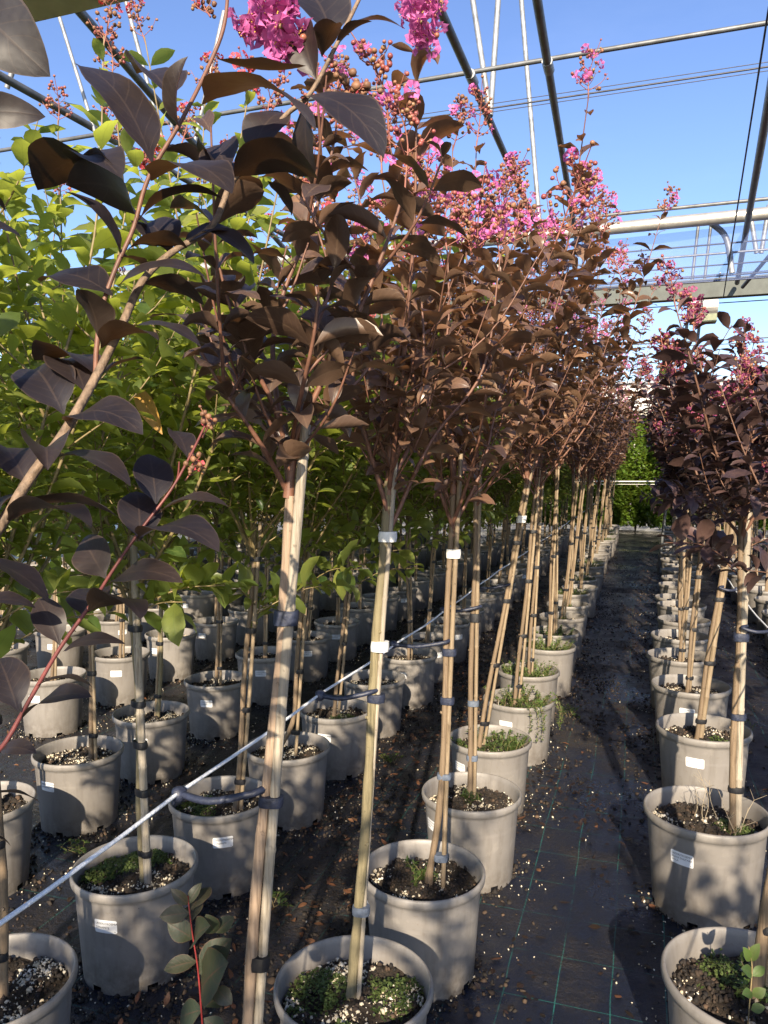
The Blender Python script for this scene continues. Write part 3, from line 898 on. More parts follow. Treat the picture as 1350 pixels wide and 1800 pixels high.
MOSS1 = make_moss(1, [(-.08, .03, .085), (.09, .02, .07), (-.02, -.11, .04)], 900)
MOSS2 = make_moss(2, [(-.085, .06, .085), (-.02, .12, .05), (-.12, -.02, .05)], 1700)
MOSS3 = make_moss(3, [(-.1, .0, .065), (-.04, -.06, .05)], 1300)
MOSS4 = make_moss(4, [(.08, -.02, .06)], 900)
WEED1 = make_weeds(5, 46, .05, .14)
WEED2 = make_weeds(6, 55, .075, .14, 7)
WEED3 = make_weeds(7, 70, .065, .15)
WEED4 = make_weeds(8, 9, .05, .03)
DRY = make_dry_weed(9)

GROUP = {'A': 'bronze-leaved crape myrtles along the left side of the aisle', 'R': 'dark-leaved crape myrtles along the right side of the aisle', 'G': 'green-leaved crape myrtles in the rows further left', 'S': 'dark-leaved crape myrtles in the rows further right'}

def potted(name, loc, kind, label, seed, foot=(0, 0), lean=(0, 0), ztop=1.42, side=.3, crown=None, nflow=3, scale=1.0, soil=0, cover=None, sticker=None, gap=.0165,
           tm='trunk', cm='cane', ties=(), rt=.0090, rc=.0070, crot=None, cscale=1.0, crook=0.0, ts=None, sub_detail=True, prot=0.0):
    """one potted tree. foot: where the trunk stands in the pot, lean: shift of the trunk's top"""
    rng = np.random.default_rng(seed)
    t = empty('crape_myrtle', (loc[0], loc[1], 0))
    cat = 'potted tree'
    tag(t, label, cat, GROUP[kind])
    pot = ob('pot', POT, t); pot.scale = (scale,) * 3; pot.rotation_euler.z = prot
    if sticker is not None:
        st = ob('sticker', STK_DARK if kind in 'ARS' else STK_GREEN, pot); st.rotation_euler.z = sticker - prot
    so_ = ob('soil', SOIL[soil], t); so_.scale = (scale,) * 3; so_.rotation_euler.z = rng.uniform(0, 6.28)
    for cv, rz in (cover or []):
        c = ob('weed' if cv.name.startswith('weed') or cv.name.startswith('dry') else 'moss', cv, t); c.scale = (scale,) * 3; c.rotation_euler.z = rz
    zb = .245 * scale
    base = np.array([foot[0], foot[1], zb]); top = np.array([foot[0] + lean[0], foot[1] + lean[1], ztop])
    tme, cme, tp, cp = stem_pair(rng, base, top, ts or ztop + .08, rt, rc, gap, side, tm=tm, cm=cm, crook=crook)
    tr = ob('trunk', tme, t); sk = ob('stake', cme, t)
    axd = top - base
    for (z, m, hgt) in ties:
        c = base + axd * (z - zb) / (ztop - zb)
        ob('tie', tie_mesh(c, side, gap, max(rt, rc) * 1.3, hgt, m, axd), sk)
    if crown is not None:
        co_ = ob('crown', crown[0], t, Vector(top)); co_.rotation_euler.z = rng.uniform(0, 6.28) if crot is None else crot
        co_.scale = (cscale,) * 3
        kinds = PINK if kind == 'A' else PURP if kind in 'RS' else RED
        tl = list(crown[1])
        if kind in 'RS':
            nflow += 9; tl = tl[:2] + [tl[int(q)] for q in rng.permutation(len(tl))[:nflow]]
        bloom(co_, tl, kinds, rng, nflow, (.82 if kind == 'A' else .8))
    return t

# =================================================================== ROW A (left side of the aisle)
A_X = -.585
std = [(.36, 'black_tie', .018), (.62, 'black_tie', .018), (.9, 'black_tie', .018), (1.15, 'black_tie', .016)]

# --- the nearest tree, mostly outside the frame: its branches sweep through the left of the picture
FG = empty('crape_myrtle', (-.62, .44, 0))
tag(FG, 'bronze-leaved crape myrtle whose big dark branches sweep across the left foreground', 'potted tree', GROUP['A'])
def fg_local(p): return np.asarray(p) - np.array([-.62, .44, 0])
def build_fg():
    rng = np.random.default_rng(77)
    ob('pot', POT, FG); ob('soil', SOIL[0], FG)
    tme, cme, tp, cp = stem_pair(rng, (0, 0, .245), (.0, .02, 1.16), 1.2)
    ob('trunk', tme, FG); sk = ob('stake', cme, FG)
    mb = MB()
    Mn = [P(-60, 1010, .46), P(0, 925, .50), P(60, 830, .53), P(110, 765, .55), P(170, 660, .59), P(215, 570, .62), P(250, 495, .65), P(300, 445, .67), P(372, 398, .70), P(405, 325, .715), P(437, 285, .72), P(500, 205, .745), P(545, 165, .76), P(600, 62, .78), P(650, -40, .80)]
    T1 = [P(168, 665, .59), P(170, 610, .60), P(180, 540, .61), P(204, 470, .62), P(235, 400, .63), P(262, 310, .645), P(320, 210, .67), P(372, 105, .70), P(395, 40, .71), P(402, -40, .72)]
    T2 = [P(-60, 1360, .44), P(0, 1318, .46), P(55, 1225, .49), P(105, 1140, .52), P(165, 1055, .55), P(200, 1000, .57), P(245, 935, .59), P(300, 862, .61), P(335, 800, .63), P(362, 745, .65)]
    T3 = [P(-150, 700, .42), P(-120, 300, .5), P(-70, 60, .55), P(-40, -60, .6)]
    T4 = [P(300, 862, .61), P(312, 840, .62), P(315, 812, .63)]
    J = fg_local([-.62, .46, 1.15])
    def tb(pl, r0, r1, mat):
        q = spline([fg_local(p) for p in pl], 5)
        tube(mb, q, np.linspace(r0, r1, len(q)), 8, mat)
        return q
    tb([np.array([-.62, .46, 1.15]), P(-120, 1110, .44)] + Mn, .0054, .0020, 1)
    tb(T1, .0024, .0018, 2)
    tb([np.array([-.62, .46, 1.10])] + T2, .0021, .0011, 3)
    tb([np.array([-.62, .46, 1.15])] + T3, .004, .002, 2)
    tb(T4, .0011, .0008, 3)
    # leaf blades: base pixel, tip pixel, depth of the base, tip nearer(-)/farther(+), width ratio, bend, fold
    LV = [
        ((268, 287), (133, 123), .645, .02, .40, .9, .15), ((315, 222), (334, 100), .665, -.02, .48, 1.0, .6), ((300, 175), (240, 135), .67, .05, .6, .8, .4),
        ((240, 387), (109, 331), .63, .04, .55, 1.1, .2), ((212, 446), (110, 340), .62, -.03, .5, 1.0, .3), ((266, 318), (408, 352), .645, -.03, .55, 1.3, .1), ((243, 388), (394, 358), .635, .03, .42, 1.3, .25),
        ((356, 184), (554, 246), .68, -.02, .52, 1.4, .1), ((380, 103), (538, 112), .70, .04, .5, -.6, .3), ((528, 172), (672, 287), .755, -.03, .45, 1.1, .15), ((541, 178), (556, 310), .755, .03, .55, .7, .2),
        ((442, 274), (505, 205), .72, .05, .6, 1.2, .1), ((406, 316), (557, 324), .715, -.03, .45, 1.3, .1), ((470, 318), (512, 381), .73, .03, .5, .9, .3), ((402, 310), (388, 256), .71, .05, .6, .5, .3),
        ((556, 140), (540, 46), .765, .02, .6, 1.0, .5), ((566, 100), (592, 44), .77, -.04, .6, 1.0, .5), ((585, 70), (520, -10), .78, .05, .6, .9, .2), ((600, 60), (708, 54), .78, .04, .5, 1.1, .2), ((590, 85), (655, 40), .78, .0, .5, .8, .4),
        ((-55, 0), (92, 138), .52, .02, .62, 1.0, .1), ((-70, 205), (82, 208), .50, .03, .42, 1.2, .2), ((-50, 400), (37, 420), .47, .03, .5, 1.0, .2), ((-60, 330), (10, 375), .47, .03, .5, 1.0, .2),
        ((205, 300), (67, 343), .64, .06, .5, .9, .2), ((130, 288), (214, 320), .66, -.04, .5, .9, .3), ((212, 452), (260, 480), .62, .03, .7, 1.0, .3), ((222, 440), (330, 440), .63, .05, .5, 1.0, .2),
        ((198, 520), (74, 502), .61, .02, .5, 1.0, .1), ((172, 592), (135, 510), .60, -.04, .75, .8, .3), ((200, 514), (366, 497), .615, .03, .42, 1.5, .1), ((248, 500), (357, 541), .65, .03, .48, 1.3, .15),
        ((178, 612), (279, 606), .605, -.02, .5, 1.3, .1), ((222, 578), (353, 616), .62, .02, .5, 1.2, .1), ((164, 655), (60, 641), .59, .01, .6, 1.4, .1), ((170, 668), (256, 634), .595, .04, .5, .8, .2),
        ((112, 728), (61, 655), .565, .05, .55, .9, .3), ((116, 746), (253, 773), .56, -.01, .5, 1.4, .15), ((80, 792), (84, 832), .54, -.04, .8, 1.2, .7), ((48, 850), (14, 790), .53, .03, .6, .8, .4),
        ((82, 810), (229, 863), .545, .0, .42, 1.2, .2), ((20, 905), (206, 915), .51, .03, .4, 1.0, .35), ((12, 918), (160, 936), .505, -.02, .42, 1.0, .3), ((-20, 950), (40, 870), .49, .05, .5, 1.0, .3),
        ((246, 950), (240, 866), .585, .04, .62, .6, .15), ((242, 946), (386, 980), .585, -.03, .46, 1.2, .15), ((275, 905), (402, 896), .60, .02, .44, 1.2, .2), ((186, 1017), (148, 948), .565, .03, .58, .6, .2),
        ((190, 1030), (324, 1031), .565, -.01, .40, 1.2, .1), ((146, 1082), (174, 1036), .545, .05, .7, .7, .2), ((154, 1076), (244, 1098), .545, -.03, .5, 1.5, .1), ((105, 1134), (68, 1054), .52, .02, .5, .7, .25),
        ((110, 1146), (223, 1136), .52, .0, .34, 1.0, .1), ((64, 1206), (161, 1211), .495, .02, .4, 1.2, .2), ((32, 1250), (-2, 1160), .475, .03, .55, .7, .25), ((36, 1266), (163, 1231), .48, .0, .36, 1.0, .15),
        ((2, 1318), (66, 1326), .46, .0, .45, 1.0, .2), ((-50, 985), (83, 1064), .45, .02, .52, 1.0, .15), ((-40, 1060), (62, 1072), .46, .03, .45, 1.0, .2), ((275, 886), (262, 800), .605, .04, .55, .5, .2),
        ((-30, 1400), (70, 1415), .42, .02, .35, 1.0, .2), ((-40, 1470), (18, 1490), .42, .02, .35, .9, .2), ((330, 805), (300, 760), .63, .03, .5, .9, .3), ((395, 330), (345, 270), .71, .04, .55, .9, .3),
        ((150, 690), (110, 640), .58, .06, .5, .9, .2), ((300, 446), (255, 400), .67, .04, .6, 1.0, .3), ((355, 405), (445, 468), .69, .02, .45, 1.2, .2), ((320, 432), (430, 420), .68, .05, .45, 1.2, .2), ((430, 290), (520, 300), .72, .05, .45, 1.2, .2),
    ]
    for (b, e, Y, dy, w, bend, fold) in LV:
        B = fg_local(P(*b, Y)); E_ = fg_local(P(*e, Y + dy))
        d = E_ - B; ch = np.linalg.norm(d)
        nrm = norm(np.array([rng.normal() * .25, -.25 + rng.normal() * .25, 1.0]))
        if b[0] < 0 and b[1] < 300: nrm = norm(np.array([.25, -1.0, -.05]))
        if abs(norm(d)[2]) > .75: nrm = norm(np.array([.3 * rng.normal(), -1.0, .5]))
        L = ch * (1 + abs(bend) ** 2 / 22)
        leaves(mb, B, d, nrm, L, L * w, bend, fold, rng, 0, 12, 6, a0=bend * .5, wave=.07, twist=rng.normal() * .25)
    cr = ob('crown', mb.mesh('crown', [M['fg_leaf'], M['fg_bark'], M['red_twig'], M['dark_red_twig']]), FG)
    def fl(me, p, d, s):
        o = ob('flower_cluster', me, cr, Vector(fg_local(p))); q = Vector(d).to_track_quat('Z', 'Y').to_euler(); o.rotation_euler = (q.x, q.y, q.z); o.scale = (s,) * 3
    fl(BIGPINK, P(420, -35, .75), (.35, .1, -.5), .62)
    fl(BIGPINK, P(465, -45, .76), (.2, .1, -.7), .5)
    fl(BIGPINK, P(735, -40, .80), (.1, .0, -.8), .45)
    fl(BIGPINK, P(690, -20, .82), (.6, .0, -.3), .35)
    fl(SEEDY, P(590, 120, .80), (.35, .0, -.3), .55)
    fl(SEEDY, P(325, 845, .63), (.35, .1, .9), .32)
    fl(SEEDY, P(356, 770, .65), (.1, .1, .9), .30)
    fl(SEEDY, P(370, 30, .72), (-.3, .1, .9), .35)
build_fg()

# --- first tree whose stake runs the full height of the picture
def custom_crown(branches, Lf, spacing, seed, org, subs=2, nu=8, nv=4):
    """crown from hand laid branch lines (world points); returns mesh in coords relative to org"""
    rng = np.random.default_rng(seed); mb = MB(); out = []; tips = []
    for (pl, r0, r1) in branches:
        q = spline([np.asarray(p) - org for p in pl], 6)
        tube(mb, q, np.linspace(r0, r1, len(q)), 7, 1)
        branch_leaves(rng, q, out, spacing, Lf, .12)
        tips.append((q[-1], norm(q[-1] - q[-3]), 1))
        for j in range(subs):
            b = q[int(rng.uniform(.2, .8) * (len(q) - 1))]; a2 = rng.uniform(0, 6.28); i2 = rng.uniform(.5, .9); l2 = rng.uniform(.15, .32)
            h2 = np.array([math.cos(a2), math.sin(a2), 0])
            s_ = spline([b, b + (h2 * math.sin(i2) + [0, 0, math.cos(i2)]) * l2 * .5, b + (h2 * math.sin(i2) * .8 + [0, 0, math.cos(i2) * 1.1]) * l2], 4)
            tube(mb, s_, np.linspace(.003, .0013, len(s_)), 5, 1)
            branch_leaves(rng, s_, out, spacing * .9, Lf * .85, .12)
    leaf_batch(mb, out, rng, 0, nu, nv)
    return mb.mesh('crown', [M['shaded_bronze_leaf'], M['red_twig']]), tips

# =================================================================== all other trees: table driven
def seed_rng(s): return np.random.default_rng(s)
a0_lean = (.080, 0.0)
t = potted('crape_myrtle', (A_X - .01, 1.02), 'A', 'bronze-leaved crape myrtle with thick peeling paired stems and full-height stake in the foreground', 1001, foot=(0, 0), lean=(.112, .0), ztop=1.415, side=.2, crown=None, gap=.0152,
           tm='pink_wood', cm='pale_wood', rt=.0084, rc=.0078, soil=1, ties=[(.70, 'black_tie', .022), (1.235, 'blue_tie', .022), (.955, 'blue_tie', .016), (.5, 'black_tie', .02)], ts=1.52)
A0 = t
org = np.array([A_X - .01 + .112, 1.02, 1.415])
br = [([P(507, 875, 1.02), P(511, 835, 1.02), P(517, 795, 1.02), P(522, 762, 1.025)], .0088, .0045),
      ([P(503, 860, 1.02), P(470, 800, .98), P(438, 750, .95), P(395, 690, .92), P(352, 615, .90)], .0045, .0018),
      ([P(508, 850, 1.03), P(497, 765, 1.02), P(475, 700, 1.0), P(445, 640, .98), P(428, 575, .97), P(400, 500, .96)], .005, .002),
      ([P(510, 850, 1.03), P(520, 775, 1.02), P(545, 715, 1.02), P(592, 622, 1.03), P(634, 542, 1.05), P(664, 468, 1.06), P(690, 400, 1.08), P(712, 330, 1.1)], .0055, .002),
      ([P(505, 800, 1.02), P(485, 690, 1.08), P(480, 600, 1.12), P(497, 520, 1.14), P(526, 445, 1.15), P(555, 368, 1.16), P(578, 290, 1.17), P(590, 235, 1.18)], .005, .002),
      ([P(515, 800, 1.04), P(560, 740, 1.15), P(610, 690, 1.22), P(650, 640, 1.25), P(672, 560, 1.27)], .004, .0018),
      ([P(510, 790, 1.03), P(530, 690, .96), P(550, 600, .93), P(560, 520, .92)], .004, .0018),
      ([P(500, 790, 1.03), P(440, 720, 1.15), P(390, 620, 1.2), P(350, 560, 1.22)], .004, .0018)]
cm_, tips = custom_crown(br, .088, .052, 5, org)
co_ = ob('crown', cm_, A0, Vector((.112, 0, 1.415)))
rr_ = seed_rng(3)
for i_, (p, d, m_) in enumerate(tips):
    if i_ in (4, 3):
        o = ob('flower_cluster', PINK[2] if i_ == 4 else PINK[3], co_, Vector(p)); o.scale = (.6,) * 3
# a red-stemmed sucker rising from its pot
def sucker(parent, pl, leafpx, seed, mat='sucker_leaf', stem='red_stem', r=.0017, loc=(0, 0, 0)):
    rng = np.random.default_rng(seed); mb = MB()
    q = spline([np.asarray(p) - loc for p in pl], 5)
    tube(mb, q, np.linspace(r, r * .6, len(q)), 6, 1)
    for (b, e, Y, dy, w, bend, fold) in leafpx:
        B = P(*b, Y) - loc; E_ = P(*e, Y + dy) - loc; d = E_ - B; L = np.linalg.norm(d) * (1 + bend * bend / 22)
        leaves(mb, B, d, norm(np.array([rng.normal() * .2, -.7, .7])), L, L * w, bend, fold, rng, 0, 8, 4, a0=bend * .5, wave=.05)
    return ob('sucker_shoot', mb.mesh('sucker_shoot', [M[mat], M[stem]]), parent)
Ys = .95
sucker(A0, [P(400, 1980, 1.02), P(362, 1860, .97), P(355, 1790, Ys), P(348, 1705, Ys), P(338, 1640, Ys), P(330, 1575, Ys)],
       [((331, 1590), (300, 1562), Ys, -.01, .5, .8, .4), ((331, 1590), (355, 1552), Ys, .02, .5, .8, .3), ((333, 1605), (280, 1612), Ys, -.02, .62, .6, .15), ((334, 1600), (370, 1560), Ys, .05, .7, .5, .1), ((337, 1620), (345, 1585), Ys, .04, .8, .5, .1),
        ((340, 1650), (294, 1622), Ys, -.01, .7, .6, .15), ((342, 1655), (372, 1628), Ys, -.03, .6, .6, .3), ((346, 1690), (288, 1706), Ys, -.02, .55, .7, .2), ((378, 1640), (362, 1606), Ys, -.01, .75, .6, .2), ((380, 1640), (412, 1612), Ys, .02, .8, .6, .15),
        ((350, 1712), (408, 1650), Ys, .03, .7, .6, .1), ((354, 1742), (404, 1692), Ys, -.03, .75, .6, .1), ((360, 1770), (404, 1745), Ys, .04, .85, .6, .1), ((378, 1735), (408, 1765), Ys, .0, .75, .6, .2), ((356, 1775), (318, 1790), Ys, .02, .6, .6, .1), ((358, 1790), (395, 1815), Ys, .02, .6, .6, .1)],
       12, loc=np.array([A_X - .01, 1.02, 0]))

T = lambda *q: list(q)
blue = 'blue_tie'; wt = 'white_tape'; gt = 'grey_tie'
# name: loc, kind, label, extra
near = [
    # ---- row A
    ((-.595, 1.57), 'A', 'bronze-leaved crape myrtle in the mossy half-cropped pot at the bottom centre', dict(seed=1, foot=(-.005, 0), lean=(.088, .0), ztop=1.43, side=.15, gap=.012, rt=.0105, rc=.0055, tm='mossy_wood', cm='pale_wood', soil=4, cover=[(MOSS1, .3)],
        ties=[(.47, gt, .02), (.955, blue, .018), (1.07, wt, .022), (1.31, wt, .022)], crown=CR_N[0], crot=.6, nflow=10, cscale=1.0)),
    ((-.58, 2.10), 'A', 'bronze-leaved crape myrtle in a crumbly brown-soiled pot behind the mossy front pot', dict(seed=2, foot=(.04, 0), lean=(.045, .0), ztop=1.42, side=.1, gap=.017, soil=1, cover=[(WEED4, 2.0)], sticker=R(-65), crook=.02,
        ties=[(.34, gt, .02), (.58, gt, .016), (.80, blue, .02), (.94, blue, .02), (1.22, wt, .025)], crown=CR_N[1], crot=2.4, nflow=10, cscale=1.12)),
    ((-.56, 2.68), 'A', 'bronze-leaved crape myrtle, third whole pot in the row left of the aisle', dict(seed=3, foot=(-.01, 0), lean=(.02, .0), ztop=1.42, side=.2, soil=3, cover=[(WEED4, 4.0)], sticker=R(-46),
        ties=[(.42, gt, .02), (.62, gt, .02), (.93, 'black_tie', .03)], crown=CR_A[2], crot=.2, nflow=10, cscale=1.0)),
    ((-.60, 3.25), 'A', 'bronze-leaved crape myrtle leaning right from a pot full of green weeds', dict(seed=4, foot=(-.05, 0), lean=(.20, .0), ztop=1.43, side=.3, soil=1, cover=[(WEED1, 0), (MOSS4, 1.)], sticker=R(-40), ties=std + [(1.25, wt, .03)], crown=CR_A[3], crot=5.0, nflow=10, cscale=1.06)),
    ((-.57, 3.88), 'A', 'bronze-leaved crape myrtle in the pot with weeds trailing over its rim', dict(seed=5, foot=(-.02, 0), lean=(.10, .0), ztop=1.42, side=.2, soil=1, cover=[(WEED2, 0)], sticker=R(-14), ties=std, crown=CR_A[4], crot=1.1, nflow=10, cscale=1.0)),
    ((-.60, 4.46), 'A', 'bronze-leaved crape myrtle in the pot with short grassy weeds, sixth left of the aisle', dict(seed=6, foot=(.0, 0), lean=(.06, .0), ztop=1.42, side=.2, soil=1, cover=[(WEED3, 0)], sticker=R(-10), ties=std, crown=CR_A[0], crot=3.3, nflow=10, cscale=1.0)),
    # ---- row R
    ((.26, 1.82), 'R', 'dark-leaved crape myrtle in the cropped pot at the bottom right corner', dict(seed=21, foot=(-.0, .0), lean=(.10, .0), ztop=1.33, side=.1, gap=.022, rt=.0125, rc=.012, scale=1.1, soil=1, cover=[(WEED4, 1.0), (MOSS4, 2.5)], ties=[(.62, blue, .03), (.78, 'black_tie', .02), (.45, 'black_tie', .02)], crown=CR_R[0], crot=1.0, nflow=2, cscale=.6)),
    ((.225, 2.71), 'R', 'dark-leaved crape myrtle in the pot with dry stalks, first whole pot right of the aisle', dict(seed=22, foot=(.075, -.03), lean=(.01, .0), ztop=1.36, side=.1, gap=.018, rc=.0115, rt=.0095, scale=1.1, soil=3, cover=[(DRY, 0), (MOSS4, 0.)], sticker=R(-27), ties=[(.42, 'black_tie', .018), (.66, blue, .02), (.92, blue, .025)], crown=CR_R[1], crot=.3, nflow=5, cscale=1.0, ts=1.42, cm='pale_wood')),
    ((.28, 3.60), 'R', 'dark-leaved crape myrtle with a slanting stake, second whole pot right of the aisle', dict(seed=23, foot=(-.03, -.02), lean=(.125, .0), ztop=1.36, side=.1, gap=.018, rc=.011, rt=.009, scale=1.1, soil=1, cover=[(MOSS4, 5.8)], sticker=R(-14), ties=std[:3], crown=CR_R[2], crot=2., nflow=4, cscale=1.0)),
    ((.27, 4.32), 'R', 'dark-leaved crape myrtle in the gravel-topped pot, third whole pot right of the aisle', dict(seed=24, foot=(-.02, 0), lean=(.07, .0), ztop=1.36, side=.1, scale=1.1, soil=2, sticker=R(-8), ties=std[:3], crown=CR_R[3], crot=4., nflow=5, cscale=1.0)),
    ((.25, 4.99), 'R', 'dark-leaved crape myrtle, fourth whole pot right of the aisle', dict(seed=25, foot=(.0, 0), lean=(.05, .0), ztop=1.36, side=.1, scale=1.1, soil=3, sticker=R(5), ties=std[:3], crown=CR_R[0], crot=5., nflow=5, cscale=1.0)),
    # ---- row B
    ((-1.375, 1.32), 'G', 'green-leaved crape myrtle in the gravelly cropped pot at the bottom left corner', dict(seed=31, foot=(.03, 0), lean=(.0, .0), ztop=1.18, side=2.8, soil=4, ties=std[:3], crown=CR_G[0], crot=.5, nflow=8, cscale=.90)),
    ((-1.39, 1.86), 'G', 'green-leaved crape myrtle with a whitish stake in the half-mossy labelled pot', dict(seed=32, foot=(.03, .0), lean=(-.03, .0), ztop=1.19, side=-.4, gap=.021, rt=.009, rc=.0115, cm='pale_wood', tm='mossy_wood', soil=2, cover=[(MOSS2, .0)], sticker=R(7), ties=[(.34, 'black_tie', .016), (.52, 'black_tie', .02), (.66, 'black_tie', .02), (.78, 'black_tie', .018), (1.0, 'black_tie', .018)], crown=CR_G[1], crot=1.5, nflow=9, cscale=1.06)),
    ((-1.40, 2.36), 'G', 'green-leaved crape myrtle in the moss-edged pot crossed by the white cord', dict(seed=33, foot=(.06, 0), lean=(.085, .0), ztop=1.20, side=.1, soil=1, cover=[(MOSS3, .0)], sticker=R(33), ties=std, crown=CR_G[2], crot=2.5, nflow=9)),
    ((-1.39, 2.89), 'G', 'green-leaved crape myrtle with a crooked trunk foot beside its straight cane', dict(seed=34, foot=(.02, 0), lean=(.07, .0), ztop=1.20, side=.1, soil=0, crook=.07, ties=std, crown=CR_G[3], crot=.1, nflow=10)),
    ((-1.39, 3.43), 'G', 'green-leaved crape myrtle in the labelled pot behind the crooked-footed one', dict(seed=35, foot=(-.01, 0), lean=(.10, .0), ztop=1.20, side=.1, soil=2, cover=[(MOSS3, 2.)], sticker=R(2), ties=std, crown=CR_G[0], crot=4., nflow=4)),
    ((-1.40, 4.02), 'G', 'green-leaved crape myrtle in the pot with pale stakes, sixth in the second row', dict(seed=36, foot=(.0, 0), lean=(.05, .0), ztop=1.20, side=.1, soil=4, ties=std, crown=CR_G[1], crot=5.2, nflow=4)),
    # ---- row C
    ((-2.17, 2.05), 'G', 'green-leaved crape myrtle in the pot cut by the left edge', dict(seed=41, foot=(.0, 0), lean=(.04, .0), ztop=1.19, side=.1, soil=2, ties=std, crown=CR_G[2], crot=1.0, nflow=4)),
    ((-2.19, 2.57), 'G', 'green-leaved crape myrtle with white label on a pot split by a slanting shadow', dict(seed=42, foot=(.05, .02), lean=(.0, .0), ztop=1.19, side=.0, soil=0, sticker=R(-6), ties=std, crown=CR_G[3], crot=2.2, nflow=4)),
    ((-2.21, 3.10), 'G', 'green-leaved crape myrtle behind the whitish stake in the third row', dict(seed=43, foot=(.0, .05), lean=(.06, .0), ztop=1.19, side=3.0, soil=2, sticker=R(17), tm='mossy_wood', ties=std, crown=CR_G[0], crot=3.1, nflow=4)),
    ((-2.22, 3.72), 'G', 'green-leaved crape myrtle in the pot with centred label, fourth in the third row', dict(seed=44, foot=(.0, .0), lean=(.03, .0), ztop=1.19, side=.0, soil=2, sticker=R(10), ties=std, crown=CR_G[1], crot=.7, nflow=4)),
    ((-2.26, 4.36), 'G', 'green-leaved crape myrtle half hidden by the thick foreground stems', dict(seed=45, foot=(.0, .0), lean=(.03, .0), ztop=1.19, side=.0, soil=1, sticker=R(20), ties=std, crown=CR_G[2], crot=.9, nflow=4)),
]
PROTO = {'A': [], 'R': [], 'G': [], 'S': []}
for loc, kind, label, kw in near:
    kw = dict(kw); sd = kw.pop('seed')
    o = potted('crape_myrtle', loc, kind, label, 5000 + sd, prot=(sd * 1.7) % 6.28, **kw)
# shoots and suckers seen on the near right pot
R0_ = [o for o in bpy.data.objects if o.get('label', '').startswith('dark-leaved crape myrtle in the cropped pot')][0]
Yr = 1.72
sucker(R0_, [P(1312, 1830, Yr), P(1318, 1760, Yr), P(1322, 1700, Yr), P(1316, 1664, Yr)],
       [((1318, 1690), (1305, 1664), Yr, -.01, .55, .6, .2), ((1320, 1690), (1336, 1658), Yr, .0, .5, .6, .2), ((1322, 1712), (1302, 1702), Yr, -.02, .7, .6, .2), ((1323, 1716), (1344, 1700), Yr, .02, .6, .6, .2), ((1322, 1745), (1304, 1748), Yr, -.02, .7, .6, .2), ((1322, 1750), (1346, 1738), Yr, .0, .7, .6, .2), ((1320, 1775), (1345, 1770), Yr, .0, .7, .6, .2)],
       14, 'weed_leaf', 'green_twig', loc=np.array([.26, 1.82, 0]))

# prototypes for the rest of each row (copied with their parts)
def proto_set(kind):
    out = []
    for i in range(4):
        ties = [(.5, 'black_tie', .018), (.85, 'black_tie', .018)]
        if kind == 'A':
            kw = dict(crown=CR_A[(i + 1) % 5], ztop=1.42, soil=[1, 3, 0, 2][i], lean=((.02, .12, -.04, .09)[i], (.03, -.05, .04, 0)[i]), nflow=9, cover=[(WEED3, i), (WEED4, i), (WEED1, i), (MOSS3, i)][i:i + 1])
        elif kind in 'RS':
            kw = dict(crown=CR_R[i], ztop=1.36, soil=[2, 1, 3, 0][i], lean=((.03, .13, -.05, .09)[i], (.03, -.06, .04, 0)[i]), nflow=4, scale=1.08)
        else:
            kw = dict(crown=CR_G[i], ztop=1.20, soil=[1, 3, 0, 2][i], lean=(.02 * i, .0), nflow=3)
        o = potted('crape_myrtle', (0, 0), kind, 'x', 700 + i + 10 * ord(kind), side=.2, ties=ties, sticker=R(-12 + 9 * i), **kw)
        out.append(o)
    return out
def put(kind, x, y, label, rng):
    ps = PROTO[kind]
    i = int(rng.integers(0, 4))
    if not isinstance(ps[i], tuple):
        o = ps[i]; ps[i] = (o, True)          # the first use moves the prototype itself
    else:
        o = copy_tree(ps[i][0])
    o.location = (x + rng.normal() * .015, y + rng.normal() * .02, 0)
    o.rotation_euler.z = rng.normal() * .45; sc_ = rng.uniform(.95, 1.06); o.scale = (1, 1, sc_); o.rotation_euler.x = rng.normal() * .012; o.rotation_euler.y = rng.normal() * .012
    for ch in o.children:
        if ch.name.startswith('crown'):
            ch.rotation_euler.z = rng.uniform(0, 6.28); s = rng.uniform(.88, 1.1); ch.scale = (s,) * 3
        if ch.name.startswith('soil'):
            ch.rotation_euler.z = rng.uniform(0, 6.28)
    o['label'] = label
    return o
for kd in 'ARGS': PROTO[kd] = proto_set(kd)
rng = np.random.default_rng(2024)
ENDY = 17.2
def ord_from(k): return ORD[k]
y = 5.05; n = 7
while y < ENDY:
    put('A', -.585, y, 'bronze-leaved crape myrtle, %s whole pot from the front in the row left of the aisle' % ORD[n], rng); y += .57; n += 1
y = 5.62; n = 5
while y < ENDY:
    put('R', .27 + .034 * (y - 5), y, 'dark-leaved crape myrtle, %s whole pot from the front in the row right of the aisle' % ORD[n], rng); y += .62; n += 1
rowsG = [(-1.40, 4.60, 7, 'second'), (-2.24, 4.95, 6, 'third'), (-3.12, 3.49, 1, 'fourth'), (-3.95, 3.95, 1, 'fifth'), (-4.76, 4.7, 1, 'sixth'), (-5.57, 5.5, 1, 'seventh'), (-6.4, 6.4, 1, 'eighth'), (-7.2, 7.2, 1, 'ninth')]
for (x, y, n, nm) in rowsG:
    end = {-1.40: 16, -2.24: 15.5}.get(x, 14.5)
    while y < end:
        put('G', x, y, 'green-leaved crape myrtle, %s pot from the front in the %s row left of the aisle' % (ORD[n], nm), rng); y += .57; n += 1
for (x, y, nm) in [(1.16, 4.4, 'second'), (2.0, 6.5, 'third'), (2.7, 9.0, 'fourth')]:
    n = 1
    while y < ENDY:
        put('S', x, y, 'dark-leaved crape myrtle, %s pot from the front in the %s row right of the aisle' % (ORD[n], nm), rng); y += .62; n += 1
